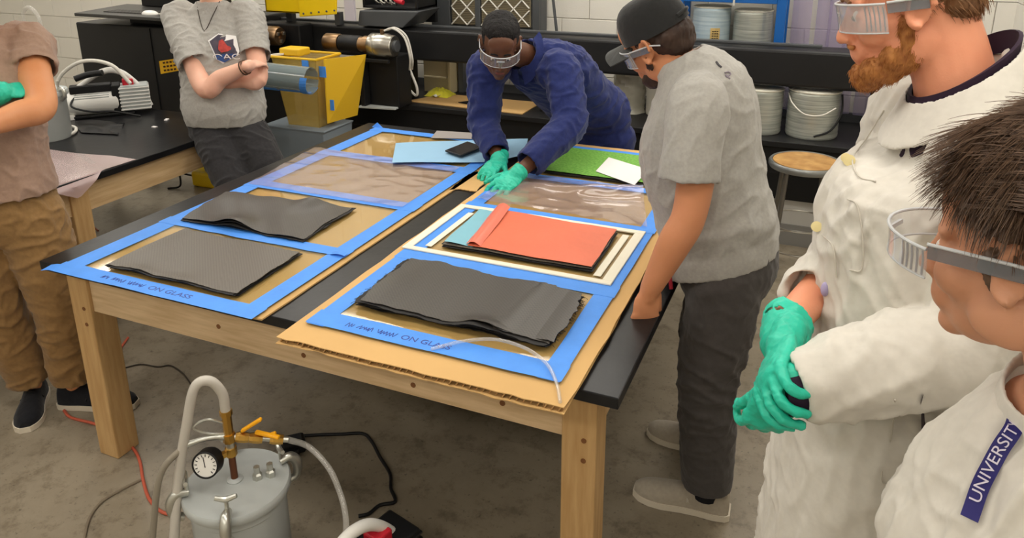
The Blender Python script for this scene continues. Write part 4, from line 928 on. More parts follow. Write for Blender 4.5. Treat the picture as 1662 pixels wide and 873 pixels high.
class Head:
    def __init__(s, c, f, roll=0.0, k=1.0, up=None):
        s.c = np.asarray(c, float); s.f = unit(f); up = V3(0, 0, 1) if up is None else np.asarray(up, float)
        s.l = unit(np.cross(up, s.f)); s.u = np.cross(s.f, s.l)
        if roll: s.l, s.u = math.cos(roll)*s.l+math.sin(roll)*s.u, math.cos(roll)*s.u-math.sin(roll)*s.l
        s.k = k; s.A = np.stack([s.f, s.l, s.u])
    def p(s, f, l, u): return s.c+s.k*(s.f*f+s.l*l+s.u*u)
    def e(s, mb, f, l, u, r, n=20, m=12): mb.ell(s.p(f, l, u), np.array(r)*s.k, s.A, n, m)
    def shells(s, mb, jaw=1.0):
        e = s.e
        e(mb, -.012, 0, .03, (.096, .074, .092), 28, 18); e(mb, .03, 0, -.03, (.064, .06, .088), 24, 16)
        e(mb, .042, 0, -.082, (.047, .05*jaw, .038)); e(mb, .078, 0, -.103, (.022, .024, .019)); e(mb, .082, 0, .022, (.017, .052, .014)); e(mb, .068, 0, .055, (.03, .055, .045))
        for q in (-1, 1):
            e(mb, .066, q*.038, -.028, (.028, .026, .03)); e(mb, .005, q*.056, -.065, (.045, .014, .034)); e(mb, .082, q*.031, -.001, (.014, .017, .010)); e(mb, .106, q*.011, -.04, (.010, .009, .009))
            P = [s.p(-.004+.019*math.cos(t)-.008*math.sin(t), q*(.079+.006*(1-math.cos(t))), .002+.033*math.sin(t)) for t in np.linspace(-1.9, 3.3, 14)]
            mb.tube(P, .0062*s.k, 8, 2); e(mb, -.006, q*.076, -.002, (.017, .006, .028)); e(mb, .004, q*.077, -.03, (.010, .006, .012)); e(mb, .012, q*.077, -.004, (.006, .006, .010))
        limb(mb, [s.p(.092, 0, .016), s.p(.104, 0, -.012), s.p(.116, 0, -.036)], [.009*s.k, .010*s.k, .0125*s.k], 12, 4)
        e(mb, .099, 0, -.060, (.009, .022, .006)); e(mb, .097, 0, -.072, (.010, .020, .007)); e(mb, .088, 0, -.066, (.02, .032, .026))
    def eyes(s, parent):
        for q in (-1, 1):
            o = build(MB().ell(s.p(.083, q*.031, -.001), .0125*s.k), 'eye', mat('eye_white', (222, 214, 206), .3), parent, smooth=True)
            build(MB().ell(s.p(.0925, q*.031, -.003), .0055*s.k), 'iris', mat('iris_brown', (52, 36, 26), .2), o, smooth=True)
    def glasses(s, parent, c=(214, 216, 218), fac=.22, off=0.0, hs=1.0):
        root = build(MB().bar(s.p(.116+off, -.016, .006), s.p(.116+off, .016, .006), .004, .006, up=s.u), 'safety_glasses', mat('clear_frame', (196, 198, 200), .2), parent)
        m_l = clear('safety_lens_%d' % int(fac*100), c, fac, .06, .92); m_t = clear('temple_plastic', (120, 124, 130), .6, .12, .9)
        def pt(ph, h): 
            return s.p(off+.026+.092*math.cos(ph)+.04*abs(h), .084*math.sin(ph), .004+h*hs-.012*(1-math.cos(ph)))
        build(MB().sheet(np.array([[pt(ph, h) for ph in np.linspace(-1.35, 1.35, 37)] for h in np.linspace(-.027, .021, 7)]), .0022*s.k), 'lens', m_l, root, smooth=True)
        build(MB().tube([pt(ph, .0215) for ph in np.linspace(-1.35, 1.35, 25)], .0022*s.k, 8, 1), 'brow_bar', mat('clear_frame', (196, 198, 200), .2), root, smooth=True)
        build(MB().tube([pt(ph, -.0275) for ph in np.linspace(-1.35, 1.35, 25)], .0014*s.k, 8, 1), 'lower_rim', mat('clear_frame', (196, 198, 200), .2), root, smooth=True)
        for q in (-1, 1):
            for j in range(5):
                ph = q*(.98+.08*j); build(MB().tube([pt(ph, h) for h in np.linspace(-.024, .018, 6)], .0013*s.k, 6, 1), 'vent_rib', mat('vent_grey', (150, 148, 150), .3), root, smooth=True)
            build(MB().sheet(np.array([[s.p(.045+off-(.062+off)*t, q*(.083+.004*t), .010+h-.004*t) for t in np.linspace(0, 1, 6)] for h in (-.010, 0, .008)]), .003*s.k), 'temple', m_t, root, smooth=True)
            build(MB().tube([s.p(.045+off-(.105+off)*t, q*(.085+.003*t), .018-.006*t-.03*max(0, t-.7)) for t in np.linspace(0, 1, 8)], .0022*s.k, 8, 1), 'temple_bar', mat('clear_frame', (196, 198, 200), .2), root, smooth=True)
        return root
def hair_cap(name, H, shells, material, parent, vx=.004, amp=.003, stretch=(0, 0, 1)):
    mb = MB()
    for f, l, u, r in shells: H.e(mb, f, l, u, r, 28, 18)
    V, F = voxel(mb, vx, 2); V = crumple(V, F, [(amp, stretch, 25, 170, 3), (amp*.8, stretch, 12, 70, 5)])
    return skin_obj(name, V, F, material, parent)
def strands(name, H, n, root_fn, comb_fn, lift, material, parent, seed, length=(.5, 1.1), rad=.0011, base=(.102, .082, .10), cen=(-.012, 0, .03), jitter=.1):
    """locks that start on the scalp and follow it in the combing direction"""
    r = np.random.default_rng(seed); mb = MB(); c = np.array(cen); B = np.array(base)
    for _ in range(n):
        d = root_fn(r)
        if d is None: continue
        L = r.uniform(*length)*min(1, max(.25, .45+d[2])); K = 8; pts = []; cur = unit(d); jit = r.normal(size=3)*jitter
        for i in range(K):
            t = i/(K-1); q = c+cur*B*(1+lift(cur, t)+jitter*.1*r.normal()*t); pts.append(H.p(*q))
            g_ = comb_fn(cur)+jit; g_ = g_-cur*(g_ @ cur); cur = unit(cur+unit(g_)*L/K)
        rr = rad*r.uniform(.7, 1.5); mb.tube(pts, [rr*(1.3-.95*i/(K-1)) for i in range(K)], 4, 1)
    o = build(mb, name, material, parent, smooth=True); o['kind'] = 'stuff'; return o
def fur(name, o, H, n, length, comb, lift, material, parent, seed, rad=.0008, keep=None, K=6, jitter=.15):
    """short hairs rooted on a hair shell, combed along it"""
    me = o.data; V = np.empty(len(me.vertices)*3); me.vertices.foreach_get('co', V); V = V.reshape(-1, 3); Nn = np.empty(len(V)*3); me.vertices.foreach_get('normal', Nn); Nn = Nn.reshape(-1, 3)
    r = np.random.default_rng(seed); L_ = (V-H.c) @ H.A.T/H.k; ok = np.arange(len(V)) if keep is None else np.where(keep(L_))[0]
    mb = MB(); cen = H.p(-.012, 0, .0)
    for j in r.choice(ok, n):
        p = V[j]-Nn[j]*.001; nn = Nn[j]; g_ = H.A.T @ comb(L_[j]); ln = r.uniform(*length); pts = [p]; jv = r.normal(size=3)*jitter
        for i in range(K-1):
            gg = g_-nn*(g_ @ nn); dr = unit(unit(gg)+nn*lift*(1-.5*i/K)+jv); p = p+dr*ln/(K-1); pts.append(p); nn = unit(.6*nn+.4*unit(p-cen))
        rr = rad*r.uniform(.7, 1.4); mb.tube(pts, [rr*(1.2-.95*i/(K-1)) for i in range(K)], 3, 1)
    f_ = build(mb, name, material, parent, smooth=True); f_['kind'] = 'stuff'; return f_
def hand(mb, w, d, back, side, k=1.0, curl=.35, thumb=.5, spread=.09, fist=None):
    """palm, four fingers of different length with three bends, thumb from the side of the palm.
    w wrist, d along the hand, back = back-of-hand direction, side=+1/-1 chooses the thumb side"""
    x = unit(d); z = unit(np.asarray(back, float)-x*(np.asarray(back, float) @ x)); y = np.cross(z, x)*side; A = np.stack([x, y, z])
    P = lambda a, b, c: np.asarray(w)+k*(x*a+y*b+z*c)
    mb.ell(P(.048, 0, 0), np.array((.056, .041, .016))*k, A); mb.ell(P(.075, .002, .0), np.array((.026, .042, .0145))*k, A); mb.ell(P(.03, .02, -.006), np.array((.034, .022, .016))*k, A)
    limb(mb, [P(-.03, 0, 0), P(.02, 0, 0)], [.026*k, .025*k], 12, 2)
    fl = (.078, .086, .08, .062); by = (.031, .010, -.011, -.031)
    for i in range(4):
        c = curl[i] if isinstance(curl, (tuple, list)) else curl
        a0 = spread*(1.5-i)*.6; pos = P(.088-.004*(i == 3)-.002*(i == 0), by[i], .001); pts = [P(.066, by[i]*.9, 0), pos]; ang = 0
        for sg, fr in ((.45, .8), (.31, 1.15), (.24, .9)):
            ang += c*fr; dr = x*math.cos(ang)*math.cos(a0)+y*math.sin(a0)*math.cos(ang)-z*math.sin(ang); pos = pos+k*fl[i]*sg*dr; pts.append(pos)
        limb(mb, pts, [.0085*k, .0092*k, .0085*k, .0078*k, .0066*k], 10, 4)
    t0 = P(.018, .026, -.006); td = unit(x*.75+y*.8*thumb*1.6-z*.25); t1 = t0+k*.036*td; td2 = unit(td+x*.35-z*.25); t2 = t1+k*.033*td2; t3 = t2+k*.024*unit(td2+x*.3-z*.3*curl if not isinstance(curl, (tuple, list)) else td2+x*.3)
    limb(mb, [t0, t1, t2, t3], [.0135*k, .0105*k, .0098*k, .0078*k], 10, 4)
def shoe(parent, heel, toe, upper, sole, lace=None, w=.047, h=.075, name='shoe'):
    heel, toe = np.asarray(heel, float), np.asarray(toe, float); d = unit(toe-heel); L = np.linalg.norm(toe-heel); s_ = np.cross(Z_, d)
    prof = [(0, .55, .9), (.04, .78, 1.0), (.16, .88, 1.02), (.33, .84, 1.0), (.5, .9, .82), (.68, 1.06, .66), (.82, 1.02, .56), (.93, .78, .45), (1.0, .36, .30)]
    root = build(MB().rings([[heel+d*L*t+s_*w*1.07*ww*c_+V3(0, 0, z) for c_ in (-1, -.5, .5, 1)] + [heel+d*(L*t)+s_*w*1.07*ww*c_+V3(0, 0, z+.022) for c_ in (1, .5, -.5, -1)] for t, ww, _ in prof for z in (.001,)]), name, sole, parent, smooth=True)
    mb = MB(); R = []
    a = np.linspace(0, 2*PI, 20, endpoint=False)
    for t, ww, hh in prof:
        c0 = heel+d*(L*(.015+.97*t))+V3(0, 0, .02); R.append(np.array([c0+s_*w*ww*math.cos(q)+V3(0, 0, (h*hh if math.sin(q) > 0 else .004)*math.sin(q)*(1 if math.sin(q) < .01 else abs(math.sin(q))**-.15)) for q in a]))
    Q = catmull(np.array([r.ravel() for r in R]), 4); mb.rings([q.reshape(-1, 3) for q in Q])
    up = build(mb, 'upper', upper, root, smooth=True)
    if lace is not None:
        build(MB().tube([heel+d*L*.42-s_*w*.85+V3(0, 0, .045), heel+d*L*.46+V3(0, 0, h*.98+.012), heel+d*L*.42+s_*w*.85+V3(0, 0, .045)], .004, 8, 8), 'lace', lace, up, smooth=True)
        build(MB().tube([heel+d*L*.70-s_*w*.8+V3(0, 0, .04), heel+d*L*.83+V3(0, 0, .058), heel+d*L*.70+s_*w*.8+V3(0, 0, .04)], .0025, 8, 8), 'seam', lace, up, smooth=True)
    return root
def torso_frame(pel, neck, lp, ls):
    up = unit(neck-pel); return up
def trunk(rows, up_pts):
    """rows: (centre, left unit, front unit, half width, half depth, power)"""
    return [(c, l*hw, f*hd, p) for c, l, f, hw, hd, p in rows]
def spine(pel, chest, neck, lp, ls):
    def fr(a, l): a = unit(a); l = unit(l-a*(l @ a)); return l, np.cross(l, a)
    return fr(chest-pel, lp), fr(neck-chest, ls)
def body_core(mb, pel, chest, neck, lp, ls, k=1.0):
    (l0, f0), (l1, f1) = spine(pel, chest, neck, lp, ls); lm, fm = unit(l0+l1), unit(f0+f1); a = unit(chest-pel); b = unit(neck-chest)
    k *= .88
    loft(mb, [(pel-a*.08, l0*.13*k, f0*.09*k), (pel, l0*.155*k, f0*.105*k), (pel*.5+chest*.5, lm*.135*k, fm*.09*k), (chest, l1*.15*k, f1*.105*k), (neck-b*.07, l1*.13*k, f1*.075*k), (neck, l1*.06*k, f1*.055*k)], 24, 4)
SK = {}
def skin_mat(n, c, c2): return mat('skin_'+n, c, .48, c2=c2, vscale=9, bump=.05, bscale=300, spec=.4, sss=.12)
m_glove = mat('teal_nitrile', (30, 178, 148), .42, c2=(44, 198, 168), vscale=12, bump=.25, bscale=55, spec=.5)
def cloth(n, c, var=.05, rough=.85, sc=220, b=.45, c2=None): return mat(n, c, rough, var=var, vscale=sc*.25, bump=b, bscale=20, spec=.2, sheen=.15, c2=c2, detail=2)
def person(label, loc): return thing('person', label, 'person', (loc[0], loc[1], 0))
def glove_obj(parent, specs, vx=.003, cuff=None, seed=1):
    mb = MB()
    for sp in specs: hand(mb, **sp)
    if cuff is not None: sleeve(mb, cuff[0], cuff[1], .03, wall=.007)
    V, F = voxel(mb, vx, 2); V = crumple(V, F, [(.0016, unit(specs[0]['d']), 90, 30, seed)])
    return skin_obj('glove', V, F, m_glove, parent)

# ---- P4: grey T-shirt and black cap, leaning on the table edge, seen from his left side
def p4():
    t = person('person in grey T-shirt, black cap and charcoal trousers leaning on the table edge', (2.1, .74))
    pel = V3(2.15, .73, .88); chest = V3(2.06, .73, 1.23); neck = V3(1.955, .73, 1.45); L = V3(0, -1, 0)
    shL, elL, wrL = V3(2.065, .545, 1.385), V3(2.075, .455, 1.075), V3(1.985, .425, .845)
    shR, elR, wrR = V3(2.03, .92, 1.385), V3(2.08, 1.0, 1.10), V3(2.02, 1.02, .86)
    f4 = V3(-.80, .32, -.42); H = Head(PY(752, 37, .655)-unit(np.cross(Z_, f4))*.084, f4, -.30, 1.04)
    sk = skin_mat('tan', (196, 132, 92), (206, 140, 102))
    b = MB(); body_core(b, pel, chest, neck, L, L, .86); H.shells(b, 1.08)
    limb(b, [neck+V3(.03, 0, -.06), neck+V3(-.005, 0, .01), H.p(-.03, 0, -.03)], [.07, .062, .062])
    limb(b, [shL, shL*.5+elL*.5+V3(.012, -.008, 0), elL, elL*.62+wrL*.38+V3(0, -.006, 0), wrL], [.046, .053, .048, .047, .031])
    limb(b, [shR, elR, wrR], [.055, .046, .03])
    hand(b, wrL, V3(-.12, -.16, -.98), V3(.55, -.8, .0), 1, 1.05, .75, .3)
    hand(b, wrR, V3(-.2, 0, -.97), V3(.2, .98, 0), -1, 1.0, .4)
    for y_, k_, a_ in ((.63, V3(2.125, .61, .47), V3(2.165, .59, .09)), (.83, V3(2.08, .87, .49), V3(2.13, .90, .09))): limb(b, [V3(2.16, y_, .86), k_, a_], [.075, .05, .035])
    V, F = voxel(b, .0055, 3); skin_obj('body', V, F, sk, t)
    # shirt
    s = MB(); (l0, f0), (l1, f1) = spine(pel, chest, neck, L, L); F_ = V3(-1, 0, 0)
    loft(s, [(V3(2.135, .735, .835), L*.188, V3(-.17, 0, -.055)), (V3(2.125, .735, .90), L*.19, V3(-.172, 0, -.045)), (V3(2.10, .735, 1.0), L*.188, V3(-.175, 0, -.03)), (V3(2.055, .735, 1.14), L*.19, V3(-.175, 0, -.04)),
             (V3(2.04, .735, 1.27), L*.195, V3(-.165, 0, -.06)), (V3(2.03, .735, 1.37), L*.175, V3(-.13, 0, -.06)), (V3(2.0, .735, 1.435), L*.115, V3(-.085, 0, -.05)), (V3(1.972, .735, 1.465), L*.078, V3(-.066, 0, -.035))], 36, 5, .05, .03)
    sleeve(s, [shL+V3(-.012, .05, -.01), shL+V3(0, -.01, -.03), V3(2.064, .492, 1.24), V3(2.066, .475, 1.165)], [.075, .084, .082, .084])
    sleeve(s, [shR+V3(0, -.05, 0), shR+V3(0, .03, -.05), V3(2.05, .96, 1.18)], [.075, .082, .085])
    V, F = voxel(s, .006, 3)
    fo = [(V3(1.98, .55, 1.36), V3(2.0, .56, 1.12), .02, .012), (V3(2.14, .56, 1.30), V3(2.12, .545, 1.10), .018, .010), (V3(2.02, .54, .94), V3(2.29, .60, 1.03), .022, .016), (V3(2.06, .545, .885), V3(2.28, .60, .96), .02, -.012),
          (V3(2.27, .66, 1.25), V3(2.28, .66, 1.0), .02, .010), (V3(2.30, .72, 1.02), V3(2.26, .58, .985), .03, .02), (V3(2.1, .5, 1.4), V3(2.17, .58, 1.28), .016, .009)]
    V = crumple(V, F, [(.0035, V3(.75, .1, .5), 3, 13, 2), (.0028, V3(.2, .1, 1), 3, 16, 9)], fo)
    m_sh = cloth('heather_grey_jersey', (166, 163, 157), .06, sc=420)
    so = skin_obj('t_shirt', V, F, m_sh, t)
    # faded print high on the back
    fnv = normals(V, F)
    def on(x, y, off=.002):
        d = unit(ray(x, y)); face = (fnv @ d) < -.05; rel = V[face]-CAM; tt_ = rel @ d; dist = np.linalg.norm(rel-np.outer(tt_, d), axis=1)
        j = np.argmin(np.where(dist < .009, tt_, 9+dist)); return V[face][j]+fnv[face][j]*off
    build(MB().tube([on(841, 49.5), on(844.5, 52), on(848, 54.5)], .0032, 6, 3), 'back_print', mat('print_charcoal', (78, 76, 80), .8), so, smooth=True)
    build(MB().tube([on(851, 58), on(855, 57.5), on(859, 60), on(854, 61.5), on(852, 59.5), on(857, 63.5)], .0022, 6, 3), 'back_print', mat('print_faded', (136, 126, 136), .8), so, smooth=True)
    # trousers
    p_ = MB()
    loft(p_, [(V3(2.145, .735, .93), L*.165, V3(-.14, 0, -.03)), (V3(2.15, .735, .87), L*.178, V3(-.15, 0, -.03)), (V3(2.16, .735, .79), L*.18, V3(-.145, 0, -.02)), (V3(2.155, .735, .72), L*.165, V3(-.11, 0, 0))], 32, 4)
    sleeve(p_, [V3(2.165, .645, .80), V3(2.155, .625, .64), V3(2.14, .61, .47), V3(2.155, .60, .28), V3(2.165, .592, .10)], [.112, .106, .092, .088, .078], .06, 24)
    sleeve(p_, [V3(2.15, .82, .80), V3(2.12, .85, .64), V3(2.09, .87, .48), V3(2.11, .89, .28), V3(2.13, .90, .10)], [.112, .104, .09, .085, .078], .06, 24)
    V, F = voxel(p_, .006, 3)
    V = crumple(V, F, [(.005, V3(.8, .1, -.35), 4, 16, 4), (.003, V3(1, 0, .2), 5, 26, 6)], [(V3(2.08, .53, .78), V3(2.27, .58, .86), .018, .008), (V3(2.06, .54, .50), V3(2.2, .53, .44), .015, .006)])
    skin_obj('trousers', V, F, cloth('charcoal_twill', (72, 68, 66), .06, sc=300), t)
    build(MB().tube([V3(1.995, .60, .845), V3(2.01, .57, .83), V3(2.02, .555, .79)], .006, 8, 5), 'red_strap', mat('dark_red_strap', (150, 26, 44), .5), t, smooth=True)
    m_u = cloth('grey_canvas', (168, 158, 142), .05, sc=350); m_s = mat('pale_sole', (214, 204, 186), .6); m_lc = mat('shoe_cord', (190, 182, 168), .7)
    for hl, to, an in ((V3(2.245, .60, 0), V3(1.93, .585, 0), V3(2.165, .592, .12)), (V3(2.205, .885, 0), V3(1.90, .915, 0), V3(2.13, .90, .12))):
        shoe(t, hl, to, m_u, m_s, m_lc)
        build(MB().tube([an, an-V3(0, 0, .06)], .042, 16, 3), 'sock', mat('black_sock', (16, 17, 24), .8), t, smooth=True)
    # hair at the back, beard, cap, glasses
    m_h = mat('dark_brown_hair', (44, 30, 24), .6, c2=(62, 44, 34), vscale=30)
    hair_cap('hair', H, [(-.045, 0, .01, (.07, .077, .062)), (-.06, 0, -.02, (.045, .062, .045)), (-.015, 0, .03, (.085, .079, .07)), (.012, .073, -.03, (.012, .006, .03)), (.012, -.073, -.03, (.012, .006, .03))], m_h, t, .005, .004)
    hair_cap('beard', H, [(.075, 0, -.098, (.03, .034, .028)), (.045, .036, -.088, (.045, .022, .026)), (.045, -.036, -.088, (.045, .022, .026)), (.02, .055, -.06, (.02, .012, .035)), (.02, -.055, -.06, (.02, .012, .035)), (.103, 0, -.052, (.01, .026, .006))], m_h, t, .004, .002)
    cm = MB()
    R = []
    for th in np.linspace(0, 1, 12):
        ang = th*PI/2; R.append(np.array([H.p(-.012+.108*math.cos(ang)**.55*math.cos(q), .088*math.cos(ang)**.55*math.sin(q), .032+.108*math.sin(ang)**.9) for q in np.linspace(0, 2*PI, 36, endpoint=False)]))
    cm.rings(R); m_cap = cloth('black_cap_cotton', (40, 40, 40), .05, sc=500)
    cp = build(cm, 'cap', m_cap, t, smooth=True)
    G = np.array([[H.p(.05+(.125*v)*(1-.32*(abs(u)**2.2)), .08*u*(1-.06*v), .036-.004*v-.030*abs(u)**2) for u in np.linspace(-1, 1, 21)] for v in np.linspace(0, 1, 10)])
    build(MB().sheet(G, .004), 'brim', cloth('cap_brim_cotton', (66, 67, 66), .04, sc=500), cp, smooth=True)
    build(MB().ell(H.p(-.012, 0, .136), .007), 'button', m_cap, cp, smooth=True)
    build(MB().tube([H.p(-.115, .03, .05), H.p(-.128, 0, .052), H.p(-.115, -.03, .05)], .006, 8, 5), 'strap', m_cap, cp, smooth=True)
    H.eyes(t); H.glasses(t)
p4()

# ---- P3: navy coverall, bent over the far side of the table
def p3():
    t = person('person in navy coverall and teal gloves bending over the far side of the table', (1.25, 2.2))
    pel = V3(1.28, 2.2, .86); neck = V3(1.075, 1.72, 1.25); chest = pel*.38+neck*.62+V3(0, .02, .03); L = unit(V3(.93, .25, 0))
    lp, ls = unit(V3(.96, .2, 0)), unit(V3(.95, .12, .02))
    H = Head(PD(586, 37, 3.33), V3(.36, -.78, -.50), -.05, 1.05)
    shL, elL, wrL = V3(1.255, 1.70, 1.20), V3(1.345, 1.56, .985), V3(1.222, 1.268, .835)
    shR, elR, wrR = V3(.90, 1.66, 1.19), V3(.91, 1.60, .94), V3(1.065, 1.43, .833)
    sk = skin_mat('dark', (92, 58, 40), (104, 68, 48))
    b = MB(); body_core(b, pel, chest, neck, lp, ls, .95); H.shells(b)
    limb(b, [neck+V3(.02, .04, -.05), neck, H.p(-.03, 0, -.05)], [.07, .06, .058])
    limb(b, [shL, elL, wrL], [.05, .043, .030]); limb(b, [shR, elR, wrR], [.05, .043, .030])
    for hp, kn, an in ((V3(1.37, 2.2, .83), V3(1.38, 2.17, .47), V3(1.38, 2.24, .09)), (V3(1.19, 2.2, .83), V3(1.17, 2.17, .47), V3(1.17, 2.26, .09))): limb(b, [hp, kn, an], [.075, .05, .035])
    V, F = voxel(b, .0065, 3); skin_obj('body', V, F, sk, t)
    m_n = cloth('navy_coverall', (34, 44, 96), .10, .8, 300)
    s = MB(); (l0, f0), (l1, f1) = spine(pel, chest, neck, lp, ls); a = unit(chest-pel); bb_ = unit(neck-chest)
    loft(s, [(pel-V3(0, 0, .14), l0*.185, V3(0, -.14, 0)), (pel, l0*.19, f0*.145), (pel*.5+chest*.5, unit(l0+l1)*.182, unit(f0+f1)*.14), (chest, l1*.2, f1*.145), (neck-bb_*.08, l1*.17, f1*.115), (neck-bb_*.02, l1*.10, f1*.085), (neck+bb_*.03, l1*.082, f1*.078)], 34, 5, .06, .04)
    sleeve(s, [shL-l1*.05, shL, shL*.45+elL*.55+V3(.01, 0, 0), elL, elL*.5+wrL*.5, wrL*.82+elL*.18], [.085, .09, .082, .078, .070, .062], .06, 22)
    sleeve(s, [shR+l1*.05, shR, shR*.45+elR*.55, elR, elR*.5+wrR*.5, wrR*.86+elR*.14], [.085, .088, .08, .074, .066, .058], .05, 22)
    for hp, kn, an in ((V3(1.375, 2.2, .76), V3(1.385, 2.17, .47), V3(1.38, 2.24, .08)), (V3(1.185, 2.2, .76), V3(1.165, 2.17, .47), V3(1.17, 2.26, .08))): sleeve(s, [hp, kn, an], [.115, .095, .085], .06)
    V, F = voxel(s, .0075, 3)
    V = crumple(V, F, [(.006, V3(.3, .8, .4), 4, 15, 12), (.004, V3(1, .2, .1), 5, 22, 8)], [(shL+V3(-.02, -.06, .05), elL+V3(-.05, -.05, .02), .02, .012), (shR+V3(.02, -.08, .02), elR+V3(.0, -.08, 0), .02, .01), (V3(1.1, 1.62, 1.13), V3(1.17, 1.75, .95), .025, .012)])
    skin_obj('coverall', V, F, m_n, t)
    col = MB()   # turned collar
    for q in (-1, 1):
        col.sheet(np.array([[neck+bb_*(.035-.028*v)+l1*q*(.085+.02*v)*math.sin(u)+f1*(.08+.03*v)*math.cos(u)-Z_*.035*v*math.cos(u) for u in np.linspace(.15, 2.4, 12)] for v in np.linspace(0, 1, 5)]), .005)
    build(col, 'collar', m_n, t, smooth=True)
    build(MB().ell(PD(664, 97, 3.42), (.02, .035, .03)), 'sleeve_patch', mat('patch_red_white', (150, 60, 56), .7, c2=(214, 206, 196), vscale=60, detail=1), t, smooth=True)
    gL = unit(PZ(572, 160, .79)-wrL); gR = unit(PZ(560, 148, .79)-wrR)
    glove_obj(t, [dict(w=wrL, d=V3(gL[0], gL[1], -.30), back=V3(.25, -.35, .9), side=-1, k=1.16, curl=.42, thumb=.55, spread=.13)], .003, ([wrL+unit(wrL-elL)*.01, wrL*.93+elL*.07], [.036, .038]), 3)
    glove_obj(t, [dict(w=wrR, d=V3(gR[0], gR[1], -.30), back=V3(-.1, -.4, .9), side=1, k=1.12, curl=.55, thumb=.5, spread=.10)], .003, ([wrR+unit(wrR-elR)*.01, wrR*.93+elR*.07], [.036, .038]), 4)
    m_bh = mat('black_short_hair', (14, 12, 12), .75, c2=(26, 22, 21), vscale=80, bump=.6, bscale=180)
    hair_cap('hair', H, [(-.03, 0, .052, (.088, .08, .084)), (.01, 0, .085, (.066, .068, .05)), (-.055, 0, .0, (.05, .074, .06)), (.0, 0, .03, (.055, .0775, .06))], m_bh, t, .005, .003)
    build(MB().tube([H.p(.098, -.04, .03), H.p(.104, -.025, .034), H.p(.106, -.012, .03)], .0035, 8, 4).tube([H.p(.098, .04, .03), H.p(.104, .025, .034), H.p(.106, .012, .03)], .0035, 8, 4), 'eyebrows', m_bh, t, smooth=True)
    build(MB().ell(H.p(.104, 0, -.066), (.004, .02, .008), H.A), 'lips', mat('lips_dark', (120, 66, 58), .5), t, smooth=True)
    for q in ((1.38, 2.24), (1.17, 2.26)): shoe(t, V3(q[0], q[1]+.07, 0), V3(q[0]+.01, q[1]-.23, 0), mat('black_boot', (24, 23, 22), .5), mat('boot_sole', (40, 38, 36), .7))
    H.eyes(t); H.glasses(t, fac=.1)
p3()

